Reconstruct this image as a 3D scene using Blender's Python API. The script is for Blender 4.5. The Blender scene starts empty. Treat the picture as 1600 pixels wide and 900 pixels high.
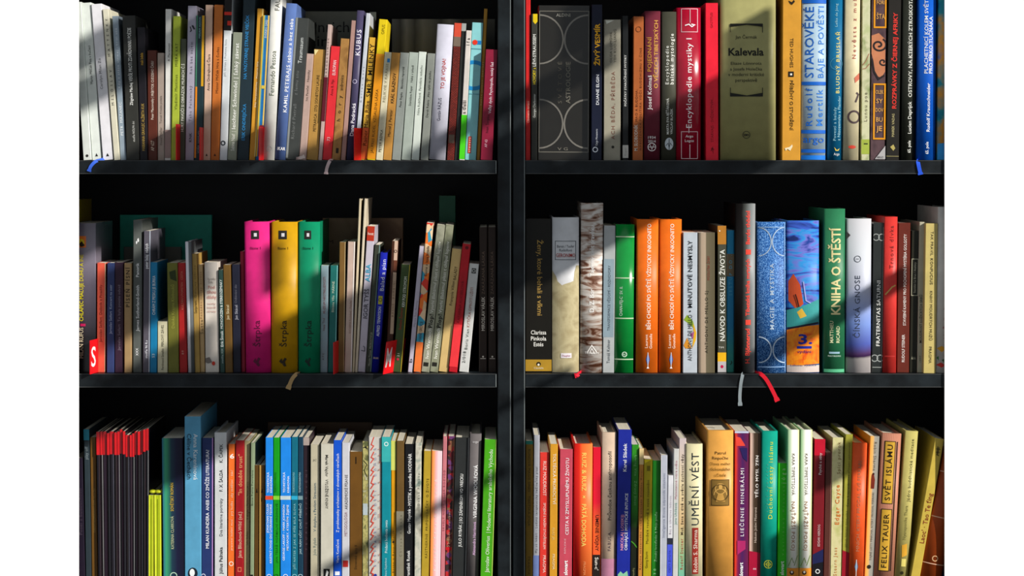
import bpy, bmesh, math, random
from mathutils import Vector, Matrix
random.seed(11)
SC = bpy.context.scene
COL = SC.collection

# ---------------------------------------------------------------- camera, sky, sun, exposure
CAM_D, EYE = 2.8, 1.45                 # the camera stands 2.8 m before the shelf fronts (plane y = 0)
FPX = 3220.0                           # focal length in pixels of a 1600 px wide frame
PX0, PY0 = 760.0, 250.0                # where the level line of sight meets the picture
cam_d = bpy.data.cameras.new('camera')
cam_d.sensor_width = 36.0
cam_d.lens = FPX / 1600.0 * 36.0
cam_d.shift_x = (800.0 - PX0) / 1600.0
cam_d.shift_y = -(450.0 - PY0) / 1600.0
cam_o = bpy.data.objects.new('camera', cam_d)
cam_o.location = (0, -CAM_D, EYE)
cam_o.rotation_euler = (math.pi / 2, 0, 0)
COL.objects.link(cam_o)
SC.camera = cam_o

wd = bpy.data.worlds.new('sky'); SC.world = wd; wd.use_nodes = True
wd.node_tree.nodes['Background'].inputs[0].default_value = (0.86, 0.93, 1.0, 1)
wd.node_tree.nodes['Background'].inputs[1].default_value = 0.33

SUN = Vector((-1.0, 0.78, -0.56))
sun_d = bpy.data.lights.new('sun', 'SUN')
sun_d.energy = 4.1
sun_d.angle = math.radians(0.3)
sun_d.color = (1.0, 0.96, 0.9)
sun_o = bpy.data.objects.new('sun', sun_d)
sun_o.rotation_euler = SUN.to_track_quat('-Z', 'Y').to_euler()
sun_o.location = (3, -2, 3)
COL.objects.link(sun_o)

SC.view_settings.view_transform = 'Standard'
SC.view_settings.look = 'None'
SC.view_settings.gamma = 1.0
SC.view_settings.use_curve_mapping = False
SC.view_settings.exposure = 0.35

# ---------------------------------------------------------------- helpers
def lin(h):
    h = h.lstrip('#')
    o = []
    for i in (0, 2, 4):
        c = int(h[i:i + 2], 16) / 255.0
        o.append(c / 12.92 if c <= 0.04045 else ((c + 0.055) / 1.055) ** 2.4)
    return (o[0], o[1], o[2], 1.0)

MATS = {}
def mk(spec, rough=0.42):
    """'#hex' plain cover stock; 'kind:hex,hex,..:scale' patterned print"""
    key = (spec, rough)
    if key in MATS: return MATS[key]
    m = bpy.data.materials.new('print_' + str(len(MATS))); m.use_nodes = True
    nt = m.node_tree; N = nt.nodes; L = nt.links
    bs = N['Principled BSDF']; bs.inputs['Roughness'].default_value = rough
    bs.inputs['Specular IOR Level'].default_value = 0.5 if rough < .3 else 0.22
    tc = N.new('ShaderNodeTexCoord')
    def tex(kind, vec=None, **kw):
        n = N.new(kind)
        for k, v in kw.items():
            if k in n.inputs: n.inputs[k].default_value = v
            else: setattr(n, k, v)
        if vec is not None: L.new(vec, n.inputs['Vector'])
        return n
    def ramp(stops, interp='LINEAR'):
        r = N.new('ShaderNodeValToRGB'); r.color_ramp.interpolation = interp
        els = r.color_ramp.elements
        while len(els) < len(stops): els.new(0.5)
        for e, (p, c) in zip(els, stops):
            e.position = p
        for e, (p, c) in zip(els, stops): e.color = lin(c)
        return r
    if spec.startswith('#'):
        nz = tex('ShaderNodeTexNoise', tc.outputs['Object'], Scale=60.0, Detail=4.0)
        mx = N.new('ShaderNodeMix'); mx.data_type = 'RGBA'; mx.blend_type = 'MULTIPLY'
        mx.inputs[0].default_value = 1.0
        mx.inputs[6].default_value = lin(spec)
        rp = ramp([(0.3, 'EAEAEA'), (0.75, 'FFFFFF')])
        L.new(nz.outputs['Fac'], rp.inputs['Fac']); L.new(rp.outputs['Color'], mx.inputs[7])
        L.new(mx.outputs[2], bs.inputs['Base Color'])
        bsrc = nz.outputs['Fac']; bd = 0.0002
    else:
        kind, cols, sc = (spec.split(':') + ['1'])[:3]
        cols = cols.split(','); sc = float(sc)
        n = len(cols)
        bd = 0.0002
        if kind in ('zg', 'xg'):
            sep = N.new('ShaderNodeSeparateXYZ'); L.new(tc.outputs['Generated'], sep.inputs[0])
            nz = tex('ShaderNodeTexNoise', tc.outputs['Object'], Scale=40.0)
            ad = N.new('ShaderNodeMath'); ad.operation = 'MULTIPLY_ADD'
            L.new(nz.outputs['Fac'], ad.inputs[0]); ad.inputs[1].default_value = 0.04 * sc
            L.new(sep.outputs['Z' if kind == 'zg' else 'X'], ad.inputs[2])
            stops = []
            for i, c in enumerate(cols):
                if '@' in c:
                    a, p = c.split('@'); stops.append((float(p), a))
                else: stops.append((i / max(1, n - 1), c))
            r = ramp(stops); L.new(ad.outputs[0], r.inputs['Fac'])
            L.new(r.outputs['Color'], bs.inputs['Base Color']); bsrc = nz.outputs['Fac']
        else:
            mp = N.new('ShaderNodeMapping'); L.new(tc.outputs['Object'], mp.inputs['Vector'])
            if kind == 'rock':
                mp.inputs['Scale'].default_value = (25, 5, 90)
                t = tex('ShaderNodeTexNoise', mp.outputs['Vector'], Scale=1.3 * sc, Detail=6.0, Distortion=1.2)
                out = t.outputs['Fac']; lo, hi = 0.36, 0.60
            elif kind == 'streak':
                mp.inputs['Rotation'].default_value = (0, math.radians(-38), 0)
                mp.inputs['Scale'].default_value = (18, 5, 90)
                t = tex('ShaderNodeTexNoise', mp.outputs['Vector'], Scale=1.0 * sc, Detail=4.0, Distortion=0.8)
                out = t.outputs['Fac']; lo, hi = 0.33, 0.66
            elif kind == 'marble':
                t = tex('ShaderNodeTexNoise', mp.outputs['Vector'], Scale=70.0 * sc, Detail=6.0, Distortion=0.4)
                out = t.outputs['Fac']; lo, hi = 0.32, 0.68
            elif kind == 'speckle':
                t = tex('ShaderNodeTexNoise', mp.outputs['Vector'], Scale=900.0 * sc, Detail=2.0)
                out = t.outputs['Fac']; lo, hi = 0.36, 0.66
            elif kind == 'mosaic':
                t = tex('ShaderNodeTexVoronoi', mp.outputs['Vector'], Scale=190.0 * sc)
                sp = N.new('ShaderNodeSeparateColor'); L.new(t.outputs['Color'], sp.inputs[0])
                out = sp.outputs[0]; lo, hi = 0.05, 0.95
            elif kind == 'lines':
                t = tex('ShaderNodeTexWave', mp.outputs['Vector'], Scale=130.0 * sc, Distortion=0.6)
                t.wave_type = 'BANDS'; t.bands_direction = 'X'
                out = t.outputs['Fac']; lo, hi = 0.1, 0.9
            elif kind == 'brick':
                mp.inputs['Rotation'].default_value = (math.pi / 2, 0, 0)
                t = tex('ShaderNodeTexBrick', mp.outputs['Vector'], Scale=150.0 * sc)
                t.inputs['Color1'].default_value = lin(cols[0]); t.inputs['Color2'].default_value = lin(cols[1])
                t.inputs['Mortar'].default_value = lin(cols[2]); t.inputs['Mortar Size'].default_value = 0.05
                L.new(t.outputs['Color'], bs.inputs['Base Color']); out = None; bsrc = t.outputs['Fac']
            if out is not None:
                st = [(lo + (hi - lo) * i / max(1, n - 1), c) for i, c in enumerate(cols)]
                r = ramp(st, 'CONSTANT' if kind == 'mosaic' else 'LINEAR')
                L.new(out, r.inputs['Fac']); L.new(r.outputs['Color'], bs.inputs['Base Color']); bsrc = out
    bp = N.new('ShaderNodeBump'); bp.inputs['Strength'].default_value = 0.25
    bp.inputs['Distance'].default_value = bd
    L.new(bsrc, bp.inputs['Height']); L.new(bp.outputs['Normal'], bs.inputs['Normal'])
    MATS[key] = m
    return m

def page_mat(hexc):
    key = ('pages', hexc)
    if key in MATS: return MATS[key]
    m = bpy.data.materials.new('paper_' + hexc); m.use_nodes = True
    nt = m.node_tree; N = nt.nodes; L = nt.links
    bs = N['Principled BSDF']; bs.inputs['Roughness'].default_value = 0.85
    tc = N.new('ShaderNodeTexCoord'); mp = N.new('ShaderNodeMapping')
    mp.inputs['Scale'].default_value = (2200, 8, 8)
    nz = N.new('ShaderNodeTexNoise'); nz.inputs['Scale'].default_value = 1.0
    rp = N.new('ShaderNodeValToRGB')
    c = lin(hexc); rp.color_ramp.elements[0].position = 0.3; rp.color_ramp.elements[1].position = 0.7
    rp.color_ramp.elements[0].color = (c[0] * .72, c[1] * .70, c[2] * .66, 1); rp.color_ramp.elements[1].color = c
    L.new(tc.outputs['Object'], mp.inputs[0]); L.new(mp.outputs[0], nz.inputs['Vector'])
    L.new(nz.outputs['Fac'], rp.inputs[0]); L.new(rp.outputs[0], bs.inputs['Base Color'])
    MATS[key] = m
    return m

def board_mat():
    m = bpy.data.materials.new('black_laminate'); m.use_nodes = True
    nt = m.node_tree; N = nt.nodes; L = nt.links
    bs = N['Principled BSDF']
    tc = N.new('ShaderNodeTexCoord')
    a = N.new('ShaderNodeTexNoise'); a.inputs['Scale'].default_value = 28; a.inputs['Detail'].default_value = 6
    s = N.new('ShaderNodeTexNoise'); s.inputs['Scale'].default_value = 420; s.inputs['Detail'].default_value = 1
    L.new(tc.outputs['Object'], a.inputs['Vector']); L.new(tc.outputs['Object'], s.inputs['Vector'])
    r1 = N.new('ShaderNodeValToRGB'); e = r1.color_ramp.elements
    e[0].position = .35; e[0].color = (0.003, 0.004, 0.005, 1); e[1].position = .72; e[1].color = (0.016, 0.022, 0.026, 1)
    r2 = N.new('ShaderNodeValToRGB'); e = r2.color_ramp.elements
    e[0].position = .76; e[0].color = (0, 0, 0, 1); e[1].position = .82; e[1].color = (0.07, 0.08, 0.085, 1)
    L.new(a.outputs['Fac'], r1.inputs[0]); L.new(s.outputs['Fac'], r2.inputs[0])
    mx = N.new('ShaderNodeMix'); mx.data_type = 'RGBA'; mx.blend_type = 'ADD'; mx.inputs[0].default_value = 1
    L.new(r1.outputs[0], mx.inputs[6]); L.new(r2.outputs[0], mx.inputs[7])
    L.new(mx.outputs[2], bs.inputs['Base Color'])
    bs.inputs['Roughness'].default_value = 0.42; bs.inputs['Specular IOR Level'].default_value = 0.2
    bp = N.new('ShaderNodeBump'); bp.inputs['Strength'].default_value = .3; bp.inputs['Distance'].default_value = .0003
    L.new(a.outputs['Fac'], bp.inputs['Height']); L.new(bp.outputs[0], bs.inputs['Normal'])
    return m

def simple_mat(name, col, rough, noise=0.0, scale=20):
    m = bpy.data.materials.new(name); m.use_nodes = True
    nt = m.node_tree; N = nt.nodes; L = nt.links; bs = N['Principled BSDF']
    bs.inputs['Roughness'].default_value = rough
    nz = N.new('ShaderNodeTexNoise'); nz.inputs['Scale'].default_value = scale; nz.inputs['Detail'].default_value = 5
    rp = N.new('ShaderNodeValToRGB')
    rp.color_ramp.elements[0].color = tuple(c * (1 - noise) for c in col) + (1,)
    rp.color_ramp.elements[1].color = tuple(col) + (1,)
    tc = N.new('ShaderNodeTexCoord'); L.new(tc.outputs['Object'], nz.inputs['Vector'])
    L.new(nz.outputs['Fac'], rp.inputs[0]); L.new(rp.outputs[0], bs.inputs['Base Color'])
    return m

def S(y): return (CAM_D + y) / FPX              # metres per picture pixel at depth y
def X(px, y=0.0): return (px - PX0) * S(y)
def Z(py, y=0.0): return EYE + (PY0 - py) * S(y)

def link(name, me, mat, parent=None):
    o = bpy.data.objects.new(name, me); COL.objects.link(o)
    if mat is not None: me.materials.append(mat)
    if parent is not None: o.parent = parent
    return o

def box_mesh(name, x0, x1, y0, y1, z0, z1, bev=0.0):
    bm = bmesh.new()
    bmesh.ops.create_cube(bm, size=1.0)
    for v in bm.verts:
        v.co = Vector(((x0 + x1) / 2 + v.co.x * (x1 - x0), (y0 + y1) / 2 + v.co.y * (y1 - y0), (z0 + z1) / 2 + v.co.z * (z1 - z0)))
    if bev > 0:
        bmesh.ops.bevel(bm, geom=bm.edges[:], offset=bev, segments=1, affect='EDGES', profile=.5)
    me = bpy.data.meshes.new(name); bm.to_mesh(me); bm.free()
    return me

def empty(name, loc):
    o = bpy.data.objects.new(name, None); o.empty_display_size = .02; o.location = loc
    COL.objects.link(o); return o

def tag(o, label, cat, group=None):
    o['label'] = label; o['category'] = cat
    if group: o['group'] = group
    return o

# ---------------------------------------------------------------- the room
BLACK = board_mat()
BACKM = simple_mat('black_backboard', (0.006, 0.006, 0.007), 0.7, .4)
WALLM = simple_mat('white_plaster', (0.93, 0.93, 0.93), 0.9, .02, 90)
FLOORM = simple_mat('grey_floor', (0.16, 0.13, 0.11), 0.6, .3)
SHELF_PY = [-83, 250.5, 584, 917.5, 1251]        # front top edge of each shelf board in the picture
SHELF_Z = [Z(p) for p in SHELF_PY]
XL, XR = X(40), X(1562)
TOPZ = SHELF_Z[0] + .36
def struct(name, me, mat):
    o = link(name, me, mat); o['kind'] = 'structure'; return o
struct('floor', box_mesh('floor', -2.6, 1.9, -4.2, 0.5, -.05, 0.0), FLOORM)
wl = box_mesh('margin_panel_left', -2.6, X(123, -.0035), -.0035, -.0012, 0.0, 2.7)  # added white panel filling the blank left margin, no real wall
struct('margin_panel_left', wl, WALLM)
wr = box_mesh('margin_panel_right', X(1476, -.0035), 1.75, -.0035, -.0012, 0.0, 2.7)  # same added panel for the blank right margin
struct('margin_panel_right', wr, WALLM)

# window wall to the right of the camera: opening, frame and unseen added blockers that shape the shade
XW = 1.75
def blocker_box(c0, c1, p0, p1):
    """added blocker in the window opening; p0..p1 and c0..c1 say where along the shelves its shadow stripe falls"""
    yb = 0.018; xs = XW + .06
    zf = lambda c: EYE + .56 * xs - (c - 227.6) / 1143.0
    ya = yb - .78 * (xs - X(p0, yb)); y2 = yb - .78 * (xs - X(p1, yb))
    return ya, y2, zf(c1), zf(c0)
OY0, OY1, OZ0, OZ1 = -2.55, -.04, 1.05, 3.35
def wbox(y0, y1, z0, z1, name): struct(name, box_mesh(name, XW, XW + .12, y0, y1, z0, z1), WALLM)
wbox(-4.2, OY0, 0, 3.6, 'wall_side'); wbox(OY1, .5, 0, 3.6, 'wall_side')
wbox(OY0, OY1, 0, OZ0, 'wall_side'); wbox(OY0, OY1, OZ1, 3.6, 'wall_side')
win = empty('window_1', (XW, OY0, OZ0)); win['kind'] = 'structure'
WOODM = simple_mat('window_wood', (0.35, 0.30, 0.25), .5, .3)
def wpart(name, x0, x1, y0, y1, z0, z1):
    me = box_mesh(name, x0 - XW, x1 - XW, y0 - OY0, y1 - OY0, z0 - OZ0, z1 - OZ0)
    return link(name, me, WOODM, win)
for (a, b_, c, d) in ((OY0, OY0 + .03, OZ0, OZ1), (OY1 - .03, OY1, OZ0, OZ1), (OY0, OY1, OZ0, OZ0 + .03), (OY0, OY1, OZ1 - .03, OZ1)):
    wpart('window_frame', XW + .03, XW + .09, a, b_, c, d)
SHADE_BLOCKERS = [  # made-up blockers, each sized for one shade stripe on the shelves
 (-316, -265, 113, 345), (-254, -203, 113, 520), (-95, 28, 113, 345), (-20, 26, 345, 412), (52, 110, 345, 500), (64, 111, 500, 600),
 (70, 190, 160, 330), (240, 322, 113, 240), (240, 455, 240, 335), (172, 245, 400, 425), (255, 440, 470, 500), (300, 455, 330, 470), (320, 455, 500, 835), (-30, 6, 588, 622),
 (148, 172, 640, 830), (205, 320, 745, 835), (238, 480, 1122, 1188), (300, 470, 835, 1120), (150, 190, 830, 960),
 (622, 631, 740, 880), (720, 733, 500, 762), (697, 1000, 780, 830),
 (760, 790, 1140, 1410), (825, 925, 940, 1012), (985, 1035, 1272, 1335), (1066, 1300, 1190, 1236),
 (60, 140, 880, 1030),
]
for (c0, c1, p0, p1) in SHADE_BLOCKERS:
    ya, yb_, z0, z1 = blocker_box(c0, c1, p0, p1)
    wpart('shade_blocker', XW + .055, XW + .065, ya, yb_, z0, z1)

# the two bookcases
def bookcase(name, x0, x1, inner_left, inner_right, label):
    r = empty(name, ((x0 + x1) / 2, 0, 0)); tag(r, label, 'bookcase')
    cx = (x0 + x1) / 2
    def part(nm, a, b_, y0, y1, z0, z1, mat, bev=.0009):
        return link(nm, box_mesh(nm, a - cx, b_ - cx, y0, y1, z0, z1, bev), mat, r)
    part('side_panel', x0, inner_left, 0, .27, 0, TOPZ, BLACK)
    part('side_panel', inner_right, x1, 0, .27, 0, TOPZ, BLACK)
    part('back_panel', inner_left, inner_right, .262, .268, .06, TOPZ, BACKM, 0)
    part('top_board', inner_left, inner_right, 0, .262, TOPZ - .02, TOPZ, BLACK)
    for z in SHELF_Z:
        part('shelf_board', inner_left + .0006, inner_right - .0015, 0, .262, z - .0185, z, BLACK, .0006)
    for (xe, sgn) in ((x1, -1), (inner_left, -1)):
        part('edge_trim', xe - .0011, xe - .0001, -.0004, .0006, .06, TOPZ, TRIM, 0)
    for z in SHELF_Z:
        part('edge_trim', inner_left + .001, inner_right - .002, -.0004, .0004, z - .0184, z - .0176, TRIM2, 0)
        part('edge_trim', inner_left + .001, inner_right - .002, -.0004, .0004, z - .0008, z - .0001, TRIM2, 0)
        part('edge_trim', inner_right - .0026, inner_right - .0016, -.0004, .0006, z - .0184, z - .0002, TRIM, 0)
    return r
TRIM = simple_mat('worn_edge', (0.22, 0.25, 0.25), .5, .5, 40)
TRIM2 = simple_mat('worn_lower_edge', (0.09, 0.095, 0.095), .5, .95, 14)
bookcase('bookcase', XL, X(798.2), XL + .018, X(777.5), 'black bookcase filling the left half, packed with thin paperbacks')
bookcase('bookcase', X(801.5), XR, X(820.2), XR - .018, 'black bookcase filling the right half, holding many thick hardcovers')

# ---------------------------------------------------------------- books
TXT = []            # lettering to be converted in one go
def prof_fn(style, w):
    if style == 'h':
        b = min(.16 * w, .0055)
        return b, (lambda u: b * (2 * u - 1) ** 2)
    e = min(.0008, .2 * w)
    return e, (lambda u: 0.0 if .04 < u < .96 else e * .5)

def cover_mesh(w, h, D, style):
    b, pf = prof_fn(style, w)
    n = 12 if style == 'h' else 0
    if style == 'h': sp = [(w * i / n, pf(i / n)) for i in range(n + 1)]
    else:
        e = min(.0007, .2 * w); sp = [(0, e), (e, 0), (w - e, 0), (w, e)]
    t = min((.0022 if style in 'hf' else .0006), w * .25)
    yin = b + t
    out = [(0, D)] + sp + [(w, D), (w - t, D), (w - t, yin), (t, yin), (t, D)]
    k = len(out)
    vs = [(x, y, 0) for x, y in out] + [(x, y, h) for x, y in out]
    # cap faces: left board, spine, right board
    fs = [(i, (i + 1) % k, (i + 1) % k + k, i + k) for i in range(k)]
    last = len(sp)                       # index of spine's last point
    L_, R_ = 0, last + 1
    io = (last + 2, last + 3, last + 4, last + 5)   # (w-t,D) (w-t,yin) (t,yin) (t,D)
    capL = [0, 1, io[2], io[3]]; capR = [last, R_, io[0], io[1]]; capS = list(range(1, last + 1)) + [io[1], io[2]]
    for c in (capL, capR, capS):
        fs.append(tuple(reversed(c))); fs.append(tuple(i + k for i in c))
    me = bpy.data.meshes.new('cover'); me.from_pydata(vs, [], fs)
    bm = bmesh.new(); bm.from_mesh(me); bmesh.ops.recalc_face_normals(bm, faces=bm.faces[:]); bm.to_mesh(me); bm.free()
    if style == 'h':
        for p in me.polygons:
            if abs(p.normal.z) < .5 and p.normal.y < -.3: p.use_smooth = True
    return me, t, yin

def item_bm_to_mesh(bm, w, style, lay, name, H=None):
    b, pf = prof_fn(style, w)
    if style == 'h':
        for i in range(1, 14):
            g = bm.verts[:] + bm.edges[:] + bm.faces[:]
            bmesh.ops.bisect_plane(bm, geom=g, plane_co=(w * i / 14, 0, 0), plane_no=(1, 0, 0), dist=1e-7)
    for v in bm.verts:
        u = min(1, max(0, v.co.x / w))
        v.co.y = (b * (2 * u - 1) ** 2 if style == 'h' else 0.0) - .00012 - .00010 * lay
        v.co.x = min(w * .9995, max(w * .0005, v.co.x))
        if H is not None: v.co.z = min(H, max(0.0005, v.co.z))
    for f in bm.faces:
        f.normal_update()
        if f.normal.y > 0: f.normal_flip()
    me = bpy.data.meshes.new(name); bm.to_mesh(me); bm.free()
    return me

CUR = {}
FIX = []
def shelf(row, desc, base_sb=17):
    CUR.update(row=row, desc=desc, z=SHELF_Z[row], sb=base_sb, n=0, prev=None)

def book(x0, x1, xt, yt, col, style, label, *items, sb=None, d=None, pages='F0E8D4', name=None, cat='book', rough=.42, ribbon=None, full=False, fb=None):
    sbm = (CUR['sb'] + random.uniform(-2.5, 3.5) if sb is None else sb) / 1000.0
    s = S(sbm); z = CUR['z']
    ybase = PY0 - (z - EYE) / s
    hp = ybase - yt
    if sbm < .04:
        prev = CUR.get('prev')
        if prev:
            px1, pl, ph = prev                      # right foot, lean per px, height
            tt = min(hp, ph)
            gap0 = x0 - px1
            if gap0 < 0: FIX.append((label, 'foot', round(gap0, 1))); x0 -= gap0; xt -= gap0 * .3
            gapt = (x0 + (xt - x0) / hp * tt) - (px1 + pl * tt)
            if gapt < 0:
                FIX.append((label, 'top', round(gapt, 1)))
                xt -= gapt * hp / tt
        CUR['prev'] = (x1, (xt - x0) / hp, hp)
    dx = xt - x0
    th = math.atan2(dx, hp)
    w = (x1 - x0 - .35) * s * math.cos(th); h = hp * s / math.cos(th)
    D = (d / 1000.0) if d else min(.138, max(.095, h * random.uniform(.60, .68)))
    D = min(D, .255 - sbm)
    zz = z + .0002 + (w * math.sin(th) if th > 0 else 0)
    if name is None: name = 'paperback_book' if style == 'p' else 'hardcover_book'
    r = empty(name, (X(x0 + .17, sbm), sbm, zz)); r.rotation_euler = (0, th, 0)
    if full: tag(r, label, cat, 'books on the ' + CUR['desc'])
    else: tag(r, label + ' on the ' + CUR['desc'], cat, 'books on the ' + CUR['desc'])
    me, t, yin = cover_mesh(w, h, D, style)
    link('cover', me, mk(col, rough), r)
    ins = .003 if style in 'hf' else .0004
    pg = box_mesh('page_block', t * 1.001, w - t * 1.001, yin + .0002, D - (.003 if style in 'hf' else .0003), ins, h - ins)
    link('page_block', pg, page_mat(pages), r)
    def uz(u, py): return (u * w, (ybase - py) * s / math.cos(th))
    lay = 0
    merged = {}
    for it in items:
        k = it[0]
        lay += 1
        if k in ('R', 'O', 'D', 'P', 'F', 'L'):
            bm = bmesh.new()
            def quad(pts):
                vs = [bm.verts.new((a, 0, c)) for a, c in pts]
                if len(vs) > 2: bm.faces.new(vs)
            def stroke(pts, tw, closed=False):
                P_ = [Vector(q) for q in pts]; m = len(P_); lo = []; hi = []
                for i in range(m):
                    pa = P_[(i - 1) % m] if (closed or i > 0) else P_[i]
                    pb = P_[(i + 1) % m] if (closed or i < m - 1) else P_[i]
                    d1 = (P_[i] - pa); d2 = (pb - P_[i])
                    d1 = d1.normalized() if d1.length > 1e-8 else d2.normalized()
                    d2 = d2.normalized() if d2.length > 1e-8 else d1
                    tg = (d1 + d2); tg = tg.normalized() if tg.length > 1e-4 else d1
                    nv = Vector((-tg.y, tg.x)); k_ = min(2.0, 1 / max(.3, nv.dot(Vector((-d1.y, d1.x)))))
                    hi.append(P_[i] + nv * tw / 2 * k_); lo.append(P_[i] - nv * tw / 2 * k_)
                vh = [bm.verts.new((q.x, 0, q.y)) for q in hi]; vl = [bm.verts.new((q.x, 0, q.y)) for q in lo]
                for i in range(m if closed else m - 1):
                    j = (i + 1) % m
                    bm.faces.new((vh[i], vh[j], vl[j], vl[i]))
            nm = 'print_or_light_band'  # real print; on a few spines, light and shade painted in
            if k == 'R':
                _, u0, u1, y0, y1, cc = it[:6]
                a, c1 = uz(u0, y0); b2, c2 = uz(u1, y1)
                quad([(a, c1), (b2, c1), (b2, c2), (a, c2)])
            elif k == 'D':
                _, u, y, rx, ry, cc = it; a, c = uz(u, y); nm = 'emblem'
                quad([(a + rx * s * math.cos(q * math.pi / 12), c + ry * s * math.sin(q * math.pi / 12)) for q in range(24)])
            elif k == 'O':
                _, u, y, rr, tw, cc = it[:6]; a0, a1 = it[6:8] if len(it) > 6 else (0, 360); nm = 'emblem'
                a, c = uz(u, y); m = 28
                pts = [(a + rr * s * math.cos(math.radians(a0 + (a1 - a0) * q / m)), c + rr * s * math.sin(math.radians(a0 + (a1 - a0) * q / m))) for q in range(m + 1)]
                stroke(pts, tw * s)
            elif k == 'P':
                _, pts, cc = it; nm = 'emblem'
                quad([uz(u, y) for u, y in pts])
            elif k == 'L':
                _, pts, tw, cc = it; nm = 'emblem'
                stroke([uz(u, y) for u, y in pts], tw * s)
            elif k == 'F':
                _, u0, u1, y0, y1, tw, cc = it; nm = 'printed_frame'
                stroke([uz(u0, y0), uz(u1, y0), uz(u1, y1), uz(u0, y1)], tw * s, True)
            me2 = item_bm_to_mesh(bm, w, style, lay, nm, h)
            link(nm, me2, mk(cc if (':' in cc or cc.startswith('#')) else '#' + cc, rough), r)
        else:
            tx, u, hh, y0, y1, cc = it[:6]
            dr = it[6] if len(it) > 6 else 'u'
            bold = it[7] if len(it) > 7 else 0
            TXT.append(dict(r=r, t=tx, u=u * w, h=hh * s, y0=y0, y1=y1, c=cc, d=dr, b=bold, s=s, w=w, st=style, lay=lay, zf=(lambda p, yb=ybase, s_=s, ct=math.cos(th): (yb - p) * s_ / ct), H=h))
    if ribbon:
        for (pts, wpx, cc) in ribbon: make_ribbon(r, pts, wpx, cc)
    CUR['n'] += 1
    return r

def make_ribbon(r, pts, wpx, cc):
    """woven bookmark running out under the book and over the shelf edge; pts: (px, py, depth)"""
    inv = (Matrix.Translation(r.location) @ r.rotation_euler.to_matrix().to_4x4()).inverted()
    P = [Vector((X(a, y), y, Z(b, y))) for a, b, y in pts]
    fine = []
    for i in range(len(P) - 1):
        p0 = P[max(0, i - 1)]; p1 = P[i]; p2 = P[i + 1]; p3 = P[min(len(P) - 1, i + 2)]
        for q in range(6):
            t = q / 6
            fine.append(.5 * ((2 * p1) + (p2 - p0) * t + (2 * p0 - 5 * p1 + 4 * p2 - p3) * t * t + (3 * p1 - p0 - 3 * p2 + p3) * t ** 3))
    fine.append(P[-1])
    vs = []; fs = []; hw = wpx / 2 / 1150
    m = len(fine)
    for i, p in enumerate(fine):
        d = fine[min(m - 1, i + 1)] - fine[max(0, i - 1)]
        sd = Vector((d.z, 0, -d.x))
        if sd.length < 1e-6: sd = Vector((1, 0, 0))
        sd.normalize()
        f = 1.0 + (.35 if i > m - 4 else 0)
        for o in (sd * hw * f, -sd * hw * f):
            for dy in (0, -.0005): vs.append(inv @ (p + o + Vector((0, dy, 0))))
    for i in range(m - 1):
        a = i * 4; c = a + 4
        fs += [(a, a + 2, c + 2, c), (a + 1, c + 1, c + 3, a + 3), (a, c, c + 1, a + 1), (a + 2, a + 3, c + 3, c + 2)]
    fs += [(0, 1, 3, 2), (len(vs) - 4, len(vs) - 2, len(vs) - 1, len(vs) - 3)]
    me = bpy.data.meshes.new('bookmark_ribbon'); me.from_pydata(vs, [], fs)
    link('bookmark_ribbon', me, mk('#' + cc, .7), r)

def flush_text():
    objs = []
    for i, q in enumerate(TXT):
        cu = bpy.data.curves.new('lettering', 'FONT'); cu.body = q['t']; cu.size = 1.0
        cu.resolution_u = 2; cu.offset = (0.0, .009, .024)[q['b']]; cu.dimensions = '2D'; cu.fill_mode = 'BOTH'
        o = bpy.data.objects.new('tmp_text', cu); COL.objects.link(o); objs.append(o)
    bpy.context.view_layer.update()
    for o, q in zip(objs, TXT):             # open the letter-spacing where the printed line runs wider than its type
        n = len(q['t'])
        Lg = q['y1'] * q['s'] if q['d'] == 'h' else q['zf'](q['y0']) - q['zf'](q['y1'])
        want = Lg / (q['h'] / .70); nat = max(.05, o.dimensions.x)
        if n > 1 and want > nat * 1.15 and q['d'] != 'h': o.data.space_character = min(2.6, 1 + (want / 1.15 - nat) / (nat * (n - 1) / n))
        elif want < nat * .8: o.data.offset = 0.0 if q['b'] < 2 else .004
    bpy.context.view_layer.update()
    dg = bpy.context.evaluated_depsgraph_get()
    for o, q in zip(objs, TXT):
        me = bpy.data.meshes.new_from_object(o.evaluated_get(dg))
        bm = bmesh.new(); bm.from_mesh(me); bpy.data.meshes.remove(me)
        if not bm.verts: bm.free(); continue
        x0 = min(v.co.x for v in bm.verts); x1 = max(v.co.x for v in bm.verts)
        cap = .70; mid = .35
        if q['t'].islower(): cap, mid = .62, .27
        s = q['s']
        sy = q['h'] / cap
        if q['d'] == 'h':
            Lg = q['y1'] * s; zc = q['zf'](q['y0'])
            for v in bm.verts:
                a = (v.co.x - (x0 + x1) / 2) / max(1e-6, x1 - x0) * Lg
                v.co = Vector((q['u'] + a, 0, zc + (v.co.y - mid) * sy))
        else:
            zt = q['zf'](q['y0']); zb = q['zf'](q['y1']); Lg = zt - zb
            for v in bm.verts:
                a = (v.co.x - x0) / max(1e-6, x1 - x0) * Lg; e = (v.co.y - mid) * sy
                if q['d'] == 'u': v.co = Vector((q['u'] - e, 0, zb + a))
                else: v.co = Vector((q['u'] + e, 0, zt - a))
        me2 = item_bm_to_mesh(bm, q['w'], q['st'], q['lay'] + 1, 'lettering', q['H'])
        link('lettering', me2, mk('#' + q['c'], .45), q['r'])
    for o in objs:
        c = o.data; bpy.data.objects.remove(o); bpy.data.curves.remove(c)

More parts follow.
